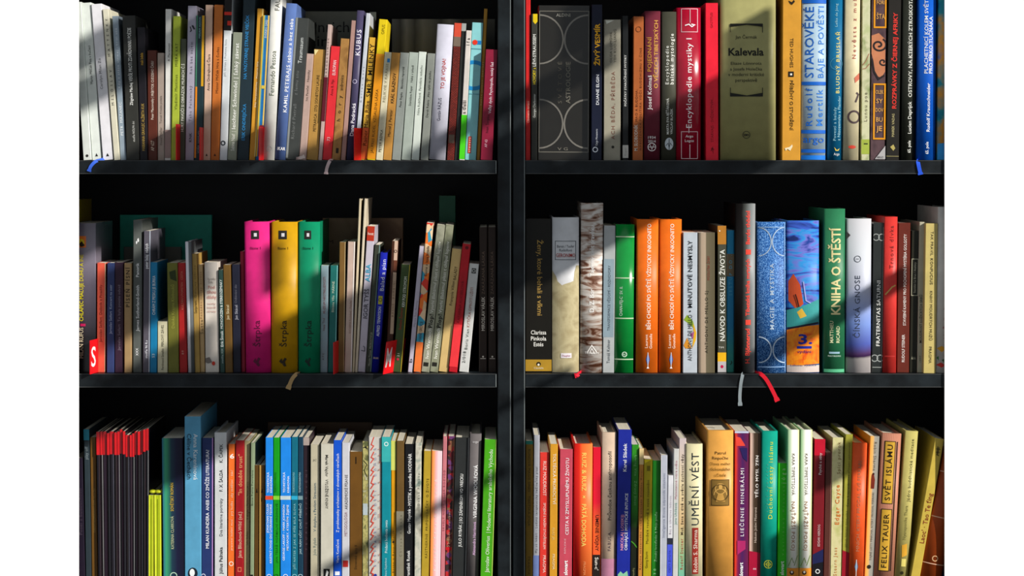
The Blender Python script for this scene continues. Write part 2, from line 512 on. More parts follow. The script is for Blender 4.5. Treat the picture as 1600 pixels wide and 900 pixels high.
def divider(pf, pn, ytop, row, letter, label, slant=0.0):
    """red plastic index tab standing between the books and sticking out over the shelf edge"""
    yf, yn = .055, -.011
    z = SHELF_Z[row] + .0003
    a = Vector((X(pf, .017), .017, z)); n = Vector((X(pn, yn), yn, z))
    d = (n - a); d.normalize(); a2 = a - d * .035; Lh = (n - a2).length
    h = Z(ytop, 0) - z
    r = empty('index_tab', a2); r.rotation_euler = (0, 0, math.atan2(d.y, d.x))
    tag(r, label, 'divider tab', 'red index tabs between the books')
    sh = slant
    vs = []
    for zz in (0, h):
        o = zz * sh
        for (x, y) in ((0, -.0005), (Lh, -.0005), (Lh, .0005), (0, .0005)): vs.append((x + o * 0, y + o, zz))
    fs = [(0, 1, 2, 3), (4, 7, 6, 5), (0, 4, 5, 1), (1, 5, 6, 2), (2, 6, 7, 3), (3, 7, 4, 0)]
    me = bpy.data.meshes.new('plate'); me.from_pydata(vs, [], fs)
    link('plate', me, mk('#E8141E', .3), r)
    if letter:
        TAB.append((r, letter, Lh, h, sh))
TAB = []
def flush_tabs():
    for r, ch, Lh, h, sh in TAB:
        cu = bpy.data.curves.new('letter', 'FONT'); cu.body = ch; cu.size = 1; cu.offset = .01; cu.resolution_u = 3
        o = bpy.data.objects.new('tmp_text', cu); COL.objects.link(o); bpy.context.view_layer.update()
        me = bpy.data.meshes.new_from_object(o.evaluated_get(bpy.context.evaluated_depsgraph_get()))
        xs = [v.co.x for v in me.vertices]; ys = [v.co.y for v in me.vertices]
        x0, x1, y0, y1 = min(xs), max(xs), min(ys), max(ys)
        for v in me.vertices:
            a = (v.co.x - x0) / (x1 - x0); e = (v.co.y - y0) / (y1 - y0)
            # the printed face looks toward the right of the bookcase: reading direction runs into the shelf's front
            zz = h * .2 + e * h * .6
            v.co = Vector((Lh - .0035 - a * .017, .0007 + zz * sh, zz))
        me.materials.clear()
        link('letter', me, mk('#F6F0EE', .4), r)
        bpy.data.objects.remove(o); bpy.data.curves.remove(cu)
# ================================================================ upper left shelf
shelf(1, 'upper left shelf')
W = 'F4F4F2'; K = '1A1A1A'
book(130, 143, 114, 4, '#DDE3DC', 'p', 'white textured paperback leaning left, cut by the panel edge', ('D', .5, 244, 2.2, 2.2, '33332F'))
book(144, 159, 127, 5, '#E3E9E2', 'p', 'off-white poetry paperback leaning left, dark author name', ('Martin Milčák Pina v hučiaci', .5, 4, 72, 132, '3C423C'), ('P', [(.35, 245), (.65, 245), (.5, 240)], '333333'))
book(160.5, 177, 142, 7, '#E8E6EA', 'p', 'widest white paperback leaning left, blue ribbon trailing below', ('Carolyn Milan Zo', .4, 4, 92, 140, '565656'), ('P', [(.35, 245), (.65, 245), (.5, 240)], '222222'),
     ribbon=[([(163, 248, .02), (157, 250, .004), (149, 252.5, -.001), (142, 260, -.002), (139, 268, -.002)], 5, '3A66D8')])
book(178, 187.5, 160, 14.8, '#D9D4BD', 'p', 'cream leaning paperback with spaced black lettering', ('MILOSLAV   MATTENKY', .55, 3.6, 30, 165, '2A2A22'))
book(188, 197.8, 175, 25.5, '#93A2AE', 'p', 'grey-blue leaning paperback with spaced white lettering', ('PETR  MAZANEC', .5, 4, 160, 212, 'F2F6F8'), ('Kdy v stáze strmej chrisi snú', .5, 3.6, 45, 138, 'E8EEF2'), ('PE', .5, 6, 228, 236, 'FFFFFF', 'h'))
book(198, 218.3, 191, 25, '#33332F', 'p', 'charcoal paperback with white capitals, beside the grey-blue one', ('VERŠE PROTI ZDAŇOVANIU POÉZIE', .5, 5.5, 44, 128, 'F4F4EE', 'u', 1), ('Zbigniew Machej', .5, 4.5, 130, 165, 'F0F0EA', 'u', 1), ('studňa NOLPA dní', .6, 3.5, 190, 222, 'CFCFC8'))
book(218.6, 231, 214, 43, '#1D1A20', 'p', 'black paperback with gold condensed lettering', ('MARIANNA GRAVLEC ALŽBETA KUK', .5, 4.5, 162, 236, 'B99A4A', 'u', 1), ('mak bdela', .55, 4, 83, 102, 'D0A030', 'u', 1))
book(231.2, 246, 229.7, 79, '#5A2A1E', 'p', 'short dark brown paperback with white title and number', ('PRÍBYTOK CUDZIEHO ČASU', .55, 4, 96, 150, 'E8D8C8'), ('Peter Macsovszky |', .5, 4, 152, 187, 'E8D8C8'), ('AP 627', .5, 5, 220, 236, 'E8D0B8'))
book(246.2, 257, 245.7, 83, '#A8988C', 'p', 'short mauve-grey paperback with faint grey title', ('Daniel Mečiar    Tomáš Kresba poézie', .5, 3.2, 150, 227, '6E625A'))
book(257.3, 267, 258.5, 14.5, '#E4E2DC', 'p', 'tall white paperback with rough worn spine', ('A. Placemont', .6, 3.4, 68, 96, '55504C'), ('R', 0, 1, 203, 247, '9C8580'))  # band at the foot is shade painted onto the white spine
book(267.3, 279, 270.3, 25.5, '#A6B53A', 'p', 'yellow-green paperback with spaced olive title', ('Vladimír Mattinus     MIERA KRT', .55, 4, 68, 172, '4C5518'))
book(279.5, 289, 282, 61, '#4C503F', 'p', 'short dark olive paperback with white title', ('HURY PAVÚČÍ SI OBRÁZOK MUNICH Č.Š', .5, 4.2, 100, 206, 'E8E8DA'))
book(289.2, 303, 293.6, 9.5, '#A9A4B4', 'p', 'lavender-grey paperback with small arrow emblem', ('Taho Polomický      Rok bez zajem', .5, 4, 66, 190, '6A6676'), ('KNK', .55, 4, 208, 222, '222028', 'u', 1), ('L', [(.3, 42), (.45, 48), (.3, 50)], 1.5, '2A2830'), ('L', [(.5, 40), (.75, 46)], 1.5, '2A2830'), ('L', [(.6, 40), (.85, 46)], 1.5, '2A2830'))
book(303.3, 316, 307, 24.5, '#20343A', 'p', 'dark teal paperback with mustard stripe down its right edge', ('R', .7, 1, 24.5, 135, 'D9A21E'), ('R', 0, .14, 24.5, 136, '4A8A6A'), ('R', 0, .22, 136, 247, 'E88A1C'), ('MIRIAM ASOVA', .42, 3, 27, 60, '86B0B4'), ('VOŇA  HAWLAN', .5, 3, 205, 240, '8E9A9C'))
book(317, 328.5, 321, 8, '#D8B49C', 'p', 'peach paperback with worn top and slanted dark title', ('Anna Ondrejková Čiara', .6, 4, 85, 142, '3A2A22'), ('P', [(.35, 244), (.65, 244), (.5, 240)], '2A2018'))
book(328.8, 342.5, 334.8, 8, '#C9702C', 'p', 'orange-brown paperback left of the white one with red top', ('Mistor Mičák Hra s čudes', .55, 4, 74, 146, '5C2A0C'), ('P', [(.35, 244), (.65, 244), (.5, 240)], '4C200A'))
book(343, 355, 351.5, -14, '#DCE0E2', 'p', 'white paperback with black and red top', ('R', 0, 1, -14, 48, '1C1614'), ('R', 0, 1, 19, 24, 'D83020'), ('R', .45, 1, 33, 40, 'D83020'), ('Jiří Orten | Písmena listu', .35, 3, 62, 120, '8E9296'), ('O', .4, 224, 3, 1.6, '202830'))
book(355.5, 369.7, 364, 51, '#8B917F', 'p', 'grey-green paperback with big white German title', ('leichter Schwindel | ľahký závrat', .5, 6, 68, 202, 'F4F4EC', 'u', 1), ('Sabine Naef  |', .5, 5.5, 206, 236, 'F0F0E4', 'u', 1))
book(370.2, 389, 379, -16, '#22323A', 'p', 'dark slate book with blue capitals reaching past the frame', ('NA VNÚTORNEJ STRANE VIEČOK', .4, 5, 24, 124, '2E8AC8', 'u', 1), ('ERIK ONDREJIČKA', .45, 5, 163, 220, '2E88C4', 'u', 1))
book(389.2, 399, 402, 14, '#D2952C', 'p', 'thin amber paperback with tiny white lettering', ('Silas Verganskerling - Mesurus Júlia', .5, 2.6, 97, 168, 'F4E8C8'), ('R', .82, 1, 14, 245, 'F0D078'))
book(399.3, 409.5, 410.3, 24.5, '#1F6FB0', 'p', 'blue paperback with yellow edge stripes', ('R', 0, .22, 24.5, 245, 'E4B83C'), ('R', .78, 1, 24.5, 198, 'F0C860'), ('R', .22, .34, 24.5, 198, '7FB8A0'), ('R', .34, 1, 196, 245, '8A2A2E'), ('SVEREN GREJ', .55, 3, 32, 60, 'D8E4F0'), ('R', .3, .9, 134, 139, 'D8C050'), ('HASIČSKÁ 1', .6, 2.6, 215, 240, 'D8B0A8'))
book(410, 428.5, 423, -20, '#E6E4DC', 'h', 'tall white hardcover with large italic author name', ('Fernando Pessoa', .5, 7.5, 80, 150, '55604A'), ('FAUST', .62, 7, -14, 17, '5A5A50'), ('O', .55, 233, 4, 1, '9A9A98'), sb=15)
book(429, 446, 447, 6, '#5C76B0', 'h', 'blue hardcover with white title and dark groove', ('KAMIL PETERAJ', .62, 5.5, 108, 176, 'F4F6FA', 'u', 1), ('S tebou a bez teba', .62, 5.5, 30, 106, 'F4F6FA', 'u', 1), ('IKAR', .55, 5, 233, 12, 'FFFFFF', 'h', 1))
book(446.3, 466.8, 461, 29, '#3F4240', 'p', 'charcoal grey paperback with pale title near its top', ('Traumsaum', .55, 6, 60, 100, 'D8DCD8'), ('Richard Pietraß     z lemu snu', .4, 5, 112, 218, '777A78'), ('R', 0, .16, 29, 248, '8A8E8C'),
     ribbon=[([(462, 247.5, .02), (466, 247.2, .005), (471, 246, .001), (476, 244, -.001)], 4.5, 'D8C8C0')])
book(467, 478.4, 477.3, 84.5, '#BCA094', 'p', 'thin short pink-beige paperback', ('Ivo Pasečal    Neznáky', .5, 3.2, 110, 158, '5C483E'))
book(478.7, 497, 490.3, 78, '#B58A45', 'p', 'ochre paperback with black capitals and worn corner', ('PETRARCA  STO SONETOV LAURE', .52, 4.2, 118, 206, '3C2C10'), ('P', [(.02, 79), (.4, 79), (.1, 88)], 'E8D898'))
book(497.2, 503.3, 512, 38.7, '#C0A8A0', 'p', 'thin beige pamphlet with plum lower half', ('R', 0, 1, 121, 190, '5E1826'), ('KARCHAGIMIEK', .5, 2.6, 60, 120, '6E5850'))
book(503.6, 518, 517, 73, '#E03038', 'p', 'bright red paperback with white title and number', ('EUROPAN', .55, 5, 95, 118, 'FFE8E8', 'u', 1), ('Anna B. Pije', .5, 4, 125, 150, '8A1820'), ('73', .5, 4.5, 215, 221, 'F8D0D0'),
     ribbon=[([(519, 248, .02), (517, 250, .003), (514, 254, -.001), (510.5, 264, -.002), (509.5, 272, -.002)], 5, 'D0B8B8')])
book(518.4, 532, 531.7, 61, 'marble:6E4A24,A67A42,8A5E30:0.5', 'p', 'kraft brown paperback with black handwriting', ('andronico', .55, 4.5, 118, 142, '20140A'), ('hory', .5, 5, 150, 190, '20140A'), ('R', .4, .7, 232, 240, '2A1C10'))
book(532.3, 540, 549, 32.5, '#B08A80', 'p', 'thin pinkish-brown pamphlet left of the navy book')
book(541, 552.2, 556, 17, '#4A4462', 'h', 'navy-violet hardcover with wide-spaced white title', ('KUBUS', .5, 7, 47, 87, 'F0ECF8', 'u', 1), ('Dana Podracká', .5, 5.5, 162, 213, 'F4F0F8', 'u', 1), ('O', .4, 128, 3, 1, 'C8C0DC'))
book(553, 559.6, 572, 21, '#C8CCD4', 'p', 'thin pale grey pamphlet behind a red tab', ('Dolina mora', .5, 2.6, 105, 160, '6A7078'))
book(563, 573, 577, 59, '#D8A838', 'p', 'golden yellow paperback with big black capitals', ('SMRŤ MILENKY', .55, 7, 69, 152, '2C2008', 'u', 1), ('Rainer Maria Rilke', .5, 6, 158, 228, '4A1C08'), ('R', 0, 1, 200, 249, 'E86A2E'))
book(573.4, 586.7, 592.3, 31, '#E4C818', 'p', 'bright yellow paperback, shade painted orange toward its foot', ('R', 0, 1, 85, 249, 'E8961C'), ('OPUS', .6, 4.5, 39, 54, '8A7808'), ('JAUFRES RUDEL  VZDALENA LÁSKA', .5, 4, 140, 240, '6A4408'))  # orange band below the lit top is shade painted in
book(587, 598, 599.2, 82, '#DCD4B4', 'p', 'cream paperback with blue square near its top', ('R', .45, .85, 92, 98, '2E86C8'), ('PETER REPKA', .5, 4, 203, 238, '5A5440'), ('RELIKVIE V KARASE', .5, 4, 100, 160, 'A09878'))
book(598.3, 611.4, 611.8, 83, '#C08A40', 'p', 'tan ochre paperback with bold black title', ('KRÁĽ BLÁZNOV', .55, 4.6, 115, 162, '20140A', 'u', 1), ('Marcel J. Perecar', .5, 4.4, 172, 214, '3A2410'))
book(612, 626, 623.3, 83, '#8E948E', 'p', 'first of four short grey paperbacks, darkest one', ('Peter Repka    Básnicke reportáž', .5, 3.4, 105, 168, '30342F'))
book(627, 641.8, 639, 82.5, '#A8B2A8', 'p', 'second of four short grey paperbacks, green-grey', ('Stanislava Repar    Nahá v zrkadl', .5, 3.4, 103, 166, '40463F'))
book(642.7, 655, 654, 81.5, '#D4DCD2', 'p', 'third of four short grey paperbacks, palest one', ('Nóra Ružičková  Parcelácia vzduchu', .5, 3.4, 103, 180, '707A6E'))
book(656.7, 669, 667.7, 84, '#8A8E86', 'p', 'fourth of four short grey paperbacks, next to thick white', ('Derek Rebro   Ako vyšší na piesku', .5, 3.4, 112, 184, '2E322C'))
book(670, 696, 683.2, 39, '#C9C8D6', 'h', 'thick lavender-white hardcover with red capitals', ('TO JE VOJNA!', .55, 5.5, 93, 140, 'B83A30', 'u', 1), ('Gustáv RÁZUS', .45, 5, 154, 190, '3A3A4A'))
book(698, 709.4, 710.2, 36.6, 'brick:8E2F24,6E241E,3A1814:1', 'p', 'dark red paperback with brick pattern and grey labels', ('R', 0, 1, 36.6, 58, 'D85038'), ('R', 0, 1, 58, 73, '7A6A5C'), ('R', .1, .9, 211, 224, '6E5A4C'))
book(709.7, 717, 721.3, 37, '#2A2C2A', 'p', 'thin black paperback left of the white and green one', ('R', 0, 1, 37, 49, 'A8ACA8'))
book(717.3, 726, 727.7, 48, '#DCD4CC', 'p', 'white paperback with bright green lower third', ('R', 0, 1, 180, 249, '4CD81E'), ('Ifa', .5, 5, 60, 71, '2A2420', 'u', 1), ('a ďalší', .5, 4.5, 157, 178, '4A4038', 'u', 1))
book(726.3, 744, 734.8, 36, '#8CCFD2', 'p', 'pale turquoise paperback with blue ring and red dot', ('O', .38, 122, 24, 6, '1E8CC8', 20, 160), ('O', .38, 115, 24, 6, '1E8CC8', 200, 340), ('R', .3, .9, 64, 70, '1E7CC0'), ('D', .35, 67, 4, 4, 'E83820'), ('R', 0, 1, 76.5, 77.5, '4A90A0'), ('R', 0, 1, 147, 148, '5AA0B0'), ('R', .22, .5, 214, 240, 'D84830'), ('slovart', .36, 3, 216, 238, 'F4E8E0'))
book(744.3, 750, 753.2, 14, '#A87A24', 'p', 'thin tall golden-brown paperback beside the maroon one', ('MARTA JASOVÁ  PORTRÉT', .5, 2.4, 97, 165, 'E8D088'))
book(750.4, 769.6, 758.8, 78, '#8C1C38', 'p', 'maroon paperback at the right end, white title', ('Veľký dych: Psychopolis, tenký ľad', .58, 4.2, 98, 178, 'F0D4DC', 'u', 1), ('Ivan Štrpka', .45, 4, 180, 208, '3C0C18'), ('AP 43', .4, 4, 219, 231, 'E8B8C4'), sb=5)
# behind the front row
book(463, 562, 463, 18, '#8E8E7E', 'p', 'dim grey-green cover facing outward behind the front row', ('einrich', .50, 15, 44, 66, '15150F', 'h'), ('eine', .42, 15, 66, 46, '15150F', 'h'), sb=172, d=12)
book(577.3, 588, 577.3, 19, '#4A2418', 'p', 'dark brown book with white cap behind the golden one', ('R', 0, 1, 19, 32, 'DCE0CC'), sb=165, d=80)
book(612, 774, 612, 30, 'xg:8A8A82,4A4A46@0.10,90908A@0.16,464642@0.24,84847C@0.32,4A4A46@0.5,8C8C86@0.58,484844@0.7,7C7C74:1', 'f', 'grey vertically striped cover facing outward at the back', sb=172, d=12)

divider(281, 275.2, 194, 1, '', 'red index tab beside the yellow-green paperback')
divider(317, 312.3, 199, 1, '', 'red index tab left of the peach paperback')
divider(411.5, 405, 198, 1, '', 'red index tab before the tall white hardcover')
divider(563, 553.5, 200, 1, '', 'red index tab right of the navy-violet hardcover')

# ================================================================ upper right shelf
shelf(1, 'upper right shelf', 15)
book(821, 829, 821, -30, '#E02A2A', 'p', 'tall thin red paperback against the upright', ('Obvinenie variácií', .5, 4, 158, 192, 'F8B8A8'))
book(829.6, 839.6, 830, 22, '#3A3A34', 'p', 'thin charcoal paperback with yellow tag at its top', ('P', [(.28, 22), (1, 22), (1, 34), (.64, 38), (.28, 34)], 'E8C818'), ('LÉVI-STRAUSSEM', .5, 4.6, 54, 104, 'F0F0E8', 'u', 1), ('HOVORY z', .5, 4.6, 106, 132, 'E8D020', 'u', 1), ('Georges Charbonnier', .5, 3.8, 147, 184, 'E8E8E0'))
cw_ = '76726A'
book(840.3, 920.8, 841.5, 9, '#1F1D19', 'f', 'very thick black volume with silver circle outlines', ('F', .02, .98, 18, 238, 1.3, '6E6A60'),
     ('L', [(.02 + .46 * math.cos(math.radians(a)), 62 - 38 * math.sin(math.radians(a))) for a in range(-90, 91, 10)], 2.4, cw_),
     ('L', [(.97 - .46 * math.cos(math.radians(a)), 62 - 38 * math.sin(math.radians(a))) for a in range(-90, 91, 10)], 2.6, cw_),
     ('L', [(.02 + .46 * math.cos(math.radians(a)), 194 - 38 * math.sin(math.radians(a))) for a in range(-90, 91, 10)], 2.4, cw_),
     ('L', [(.97 - .46 * math.cos(math.radians(a)), 194 - 38 * math.sin(math.radians(a))) for a in range(-90, 91, 10)], 2.6, cw_),
     ('ALDINI', .48, 5, 24, 22, 'A8A498', 'h'), ('ASTROLOGIE', .58, 7, 97, 162, '7A766A'), ('SVĚTOVÉ', .42, 6, 97, 162, '5E5A50'), ('V G', .48, 4.5, 233, 16, '7A766A', 'h'), rough=.28, sb=19)
book(923.6, 940.2, 924.6, 7.5, '#14192E', 'f', 'navy book with chunky yellow title', ('ŽIVÝ VESMÍR', .55, 7.5, 37, 103, 'F0B020', 'u', 2), ('DUANE ELGIN', .58, 4.5, 117, 164, 'E8EAF0', 'u', 1), ('O', .38, 234, 3.6, 1.5, 'E0E4EC'), ('Cargo Monasteriu', .5, 3, 202, 228, 'C8CCD4'), sb=9)
book(942.8, 969.6, 943.5, 31, '#A29C8A', 'p', 'grey-beige paperback with spaced red-brown title', ('ACH BĚDA, PŘEBĚDA', .56, 5.4, 112, 218, '7A4A3A'), ('OLGA LOMOVÁ', .42, 3.8, 50, 98, '5A5648'), ('YEH KUO-LIANG', .66, 3.8, 46, 98, '5A5648'), ('D', .55, 230, 2.2, 2.2, '2A2A22'), ('P', [(.08, 32), (.6, 32), (.15, 38)], 'E0E0D0'), sb=18)
book(972.7, 982, 972.3, 25, '#1B1D1E', 'p', 'thin black paperback with white foot label', ('POČÁTKY STAROČÍNSKÉ MYSTIKY', .5, 3.2, 86, 166, 'E0E0DC', 'u', 1), ('R', 0, 1, 227, 247, 'C8C4BC'), ('Trigon', .5, 2.6, 232, 244, '8A867E'))
book(988.5, 1004.6, 989.8, 26, '#B0602F', 'p', 'copper-brown paperback with white author near its foot', ('M. SLOBODNÍK', .3, 5.2, 195, 236, 'F0E0D0', 'u', 1), ('MAO A BUDDHA:', .35, 3.6, 140, 190, '5C2810'), ('NÁBOŽENSKÁ POLITIKA VOČI BUDDHIZMU V ČÍNE', .75, 3.2, 75, 235, '6A3014'), ('O', .5, 46, 4, .8, '6E3818'))
book(1006.5, 1031.3, 1007.5, 17.5, '#6E2A38', 'h', 'burgundy hardcover with gold title and silver globe', ('POJEDNÁNÍ', .3, 6, 58, 112, 'D8A040', 'u', 1), ('O VĚCECH TIBETSKÝCH', .72, 6, 32, 138, 'D8A040', 'u', 1), ('Josef Kolmaš', .32, 6, 118, 172, 'F4ECE8', 'u', 1), ('1934', .48, 4, 215, 12, 'F0E8E4', 'h', 1), ('2014', .48, 4, 221, 12, 'F0E8E4', 'h', 1), ('O', .48, 230, 6, 1.2, 'F0E8E4'), ('L', [(.26, 230), (.7, 230)], 1, 'F0E8E4'), ('L', [(.36, 226), (.48, 234), (.6, 226)], .9, 'F0E8E4'), sb=12)
book(1033.4, 1056.5, 1034, 18.5, '#46463A', 'h', 'grey-olive hardcover with two-line white title and oval emblem', ('Encyklopedie', .36, 5.2, 72, 132, 'F0F0E6', 'u', 1), ('baltské mytologie', .72, 5.2, 53, 132, 'F0F0E6', 'u', 1), ('MARTA EVA BĚŤÁKOVÁ', .42, 3.6, 154, 210, 'E4E4DA', 'u', 1), ('VÁCLAV BLAŽEK', .68, 3.6, 170, 210, 'E4E4DA', 'u', 1), ('D', .52, 225, 6.6, 9.5, 'C8D0D4'), ('L', [(.3, 228), (.45, 224), (.52, 232), (.6, 224), (.74, 228)], 1, '3A4448'), ('L', [(.52, 217), (.52, 234)], 1, '3A4448'), sb=12)
book(1057, 1095.6, 1057, 12, '#A8122E', 'h', 'thick crimson hardcover with large white encyclopedia title', ('Encyklopedie mystiky I', .5, 8.5, 60, 200, 'FBECEC', 'u', 1), ('F', .2, .86, 14, 50, .9, 'F0C8CC'), ('L', [(.34, 40), (.5, 38), (.62, 42), (.74, 39), (.6, 38)], 1.6, 'FFFFFF'), ('L', [(.55, 15), (.55, 36)], .9, 'F0C8CC'), ('F', .2, .86, 206, 248, .9, 'F0C8CC'), ('Argo', .52, 4, 213, 12, 'FFE8E8', 'h', 1), ('Logos', .52, 4, 220, 14, 'FFE8E8', 'h', 1), ('L', [(.54, 226), (.54, 247)], 1.2, 'F0C8CC'), ('L', [(.5, 200), (.5, 208)], 1.2, 'F0C8CC'), rough=.2, sb=10)
book(1103, 1122.8, 1102, 5, '#F02238', 'p', 'scarlet paperback with faint red lettering left of thick olive', ('STARVAJS · SVĚDECTVÍM...', .5, 4, 152, 222, '9A1020'), ('GASTITUSI', .5, 3.5, 20, 44, '9A1020'), ('L', [(.4, 236), (.55, 230), (.6, 240), (.45, 232), (.65, 234)], 1.2, '8A0C1C'), sb=10)
kk = '1C1C14'
book(1126, 1213, 1126, -26, '#A19C66', 'h', 'massive olive-green hardcover with bold black centred title', ('Kalevala', .46, 11.5, 81, 55, kk, 'h', 2), ('Jan Čermák', .46, 5, 58, 34, kk, 'h'), ('Eliase Lönnrota', .46, 4.6, 99, 48, kk, 'h'), ('a Josefa Holečka', .46, 4.6, 108, 50, kk, 'h'), ('v moderní kritické', .46, 4.6, 117, 56, kk, 'h'), ('perspektivě', .46, 4.6, 126, 34, kk, 'h'),
     ('P', [(.17, 37), (.76, 37), (.76, 42), (.47, 39), (.17, 42)], kk), ('L', [(.175, 38), (.175, 50)], 1, kk), ('L', [(.755, 38), (.755, 51)], 1, kk), ('P', [(.17, 145), (.47, 149.5), (.76, 145), (.76, 151), (.17, 151)], kk), ('L', [(.175, 137), (.175, 150)], 1, kk), ('L', [(.755, 137), (.755, 150)], 1, kk), ('O', .46, 211, 5.5, 1, '3A3A26'), ('æ', .46, 4, 211, 8, kk, 'h', 1), sb=6, d=185)
book(1221.5, 1250.6, 1223, -18, '#D89A34', 'p', 'amber paperback with black downward title and small square', ('TED HUGHES', .5, 5, 60, 106, '3A2A0C', 'd', 1), ('PŘÍBĚHY O STVOŘENÍ', .5, 5, 126, 204, '3A2A0C', 'd', 1), ('R', .32, .62, 112, 120.5, '241C10'), ('R', .42, .53, 115, 118, 'F0ECE0'), ('P', [(.3, 1), (.5, 4), (.6, 0), (.66, 3), (.5, 8), (.4, 6)], '241C10'), ('P', [(.15, 232), (.4, 230), (.55, 226), (.58, 229), (.45, 236), (.3, 233), (.2, 236)], 'F0E0B8'), sb=10)
bl = '1A62C0'
book(1252.2, 1290.5, 1254, -20, '#A7C0D2', 'h', 'pale blue hardcover with large blue mythology title and bands', ('STAROVĚKÉ', .3, 13, 11, 122, bl, 'u', 1), ('BÁJE A POVĚSTI', .78, 9, 10, 122, '2E7AD0', 'u', 1), ('Rudolf', .3, 10, 138, 197, bl, 'u', 1), ('Mertlík', .74, 10, 140, 197, '2E7AD0', 'u', 1), ('argo', .5, 10, 219, 33, bl, 'h', 1), ('R', 0, 1, -2, 5.5, '1664C8'), ('R', 0, 1, 128, 133.5, '1664C8'), ('R', 0, 1, 203.5, 209, '1664C8'), ('R', 0, 1, 233.5, 239, '1664C8'), ('R', 0, 1, 243, 252, '1878DC'), sb=8)
book(1294, 1316.5, 1297, -18, '#0F6A96', 'h', 'teal-blue hardcover with pale yellow title', ('BLUDNÝ BRUSLAŘ', .6, 5.6, 50, 146, 'E8DC80', 'u', 1), ('Lelka de Jong', .45, 4, 6, 42, '9CD0DC'), ('Povesti a balady', .42, 4.4, 168, 220, '9CD0DC'), ('z Nizozemska a Flander', .72, 4.4, 150, 220, '9CD0DC'), ('P', [(.4, 230), (.6, 235), (.8, 232), (.7, 236), (.5, 236)], 'E8C850'), ('Argo', .58, 4, 241, 9, 'F0F4F4', 'h'), ('O', .5, 100, 9, .6, '5AA8C0'))
book(1318, 1342, 1321, -16, '#D8CCA6', 'h', 'cream hardcover with red title and dark brush loop', ('Nevěsta z mušle', .62, 6, -14, 92, 'A8463A', 'u', 1), ('O', .66, 183, 9, 3, '4A3A3C'), ('L', [(.75, 160), (.95, 148), (.8, 145)], 3, '4A3A3C'), ('P', [(.65, 122), (1, 114), (1, 124), (.7, 130)], 'C86A50'), ('D', .55, 230, 6, 2.6, 'C8402E'))
book(1345.5, 1358.3, 1347.3, -20, 'marble:8E9A66,CDCBA6,B8BE8C:0.7', 'p', 'pale green paperback with botanical sketch pattern', ('Lunou poe', .5, 5, 145, 190, '6A6048'), ('R', 0, 1, 218, 241, 'A8B84A'), ('R', .3, .8, 224, 226, '3A4420'), ('L', [(.1, 102), (.5, 96), (.9, 84)], 1, 'B87A60'), ('L', [(.1, 108), (.5, 107), (.95, 100)], 1, 'B87A60'))
og = 'E89A1C'
def spiral(u, y, r, t0, t1, fx):
    return [(u + fx * r * (1 - i / 34.0) * math.cos(math.radians(t0 + (t1 - t0) * i / 30)), y - 18 * r * (1 - i / 34.0) * math.sin(math.radians(t0 + (t1 - t0) * i / 30))) for i in range(31)]
book(1359.5, 1383, 1362, -20, 'marble:3A2830,5A4448,2E2228:0.5', 'p', 'dark plum paperback with orange tribal spirals and framed lettering', ('P', [(.02, 56), (.5, 52), (.95, 62), (.95, 112), (.7, 122), (.3, 118), (.15, 95), (.02, 84)], 'C8805A'),
     ('L', spiral(.5, 71, .62, 60, -480, .9), 3, '2A2426'), ('L', spiral(.8, 97, .4, 60, -420, .9), 2.4, '2A2426'), ('L', [(.05, 92), (.2, 112), (.5, 124), (.9, 118)], 3, '2A2426'), ('F', .2, .96, -18, 43, 2.6, og), ('ŠTA', .62, 8, 26, 13, 'E8B060', 'h'), ('FORI', .6, 6, 4, 12, 'E8B060', 'h'), ('F', .22, .95, 132, 217, 2.6, og), ('OLEK', .58, 6, 144, 12, 'E8B060', 'h'), ('SY', .58, 7, 158, 10, 'E8B060', 'h'), ('DOV', .58, 6, 172, 12, 'E8B060', 'h'), ('BU', .58, 7, 187, 10, 'E8B060', 'h'), ('JE', .58, 8, 201, 9, 'E8B060', 'h'), ('P', [(.3, 249), (1, 228), (1, 249)], 'B8B4B4'), ('ARGO', .66, 3.4, 246, 10, '3A3A3A', 'h'))
book(1384.3, 1404.6, 1388.5, -18, '#25221E', 'p', 'black paperback with red capital fairy-tale title', ('ROZPRÁVKY Z ČIERNEJ AFRIKY', .56, 6.4, 20, 170, 'E83A30', 'u', 2), ('MAREK VADAS', .5, 4, 178, 214, 'C8BC84'), ('P', [(.3, 230), (.55, 226), (.7, 232), (.55, 236)], 'B8A860'), ('R', .02, .98, 244, 245, '9A9060'))
book(1409, 1430, 1411, -22, '#2C2E26', 'h', 'black-green hardcover with long white serif title', ('OSTROVY, NA KTERÝCH ZTROSKOTÁVÁ', .58, 5.6, -16, 152, 'E8E8DC', 'u', 1), ('Lucien Deprijck', .56, 5.4, 159, 209, 'F0F0E6', 'u', 1), ('65. pole', .56, 4.2, 220, 239, 'F0F0E6', 'u', 1))
book(1434, 1462, 1436, -20, '#0E5CC8', 'h', 'vivid blue hardcover with white two-line title', ('PLACHETNICÍ KOLEM SVĚTA', .42, 5.6, -6, 115, 'F0F4FA', 'u', 1), ('PRO PÍRKO TUČŇÁKA', .68, 5.6, 26, 115, 'F0F4FA', 'u', 1), ('Rudolf Krautschneider', .56, 5.2, 130, 206, 'F0F4FA', 'u', 1), ('65. pole', .52, 4.2, 222, 241, 'F0F4FA', 'u', 1),
     ribbon=[([(1434.5, 250, .018), (1434.5, 251.5, .004), (1434.5, 254, -.001), (1436.5, 264, -.002), (1438.5, 273, -.002)], 6, '2458E0')], sb=5)
book(1465, 1490, 1467.5, -22, 'marble:1E6AA0,2A9AA0,E8A030,1878B8:0.35', 'h', 'teal and blue painted hardcover at the right end', ('P', [(.0, 225), (1, 222), (1, 250), (0, 250)], '2A9AE0'), ('Antarktida', .5, 5, 105, 190, 'D8F0F4'), sb=4)
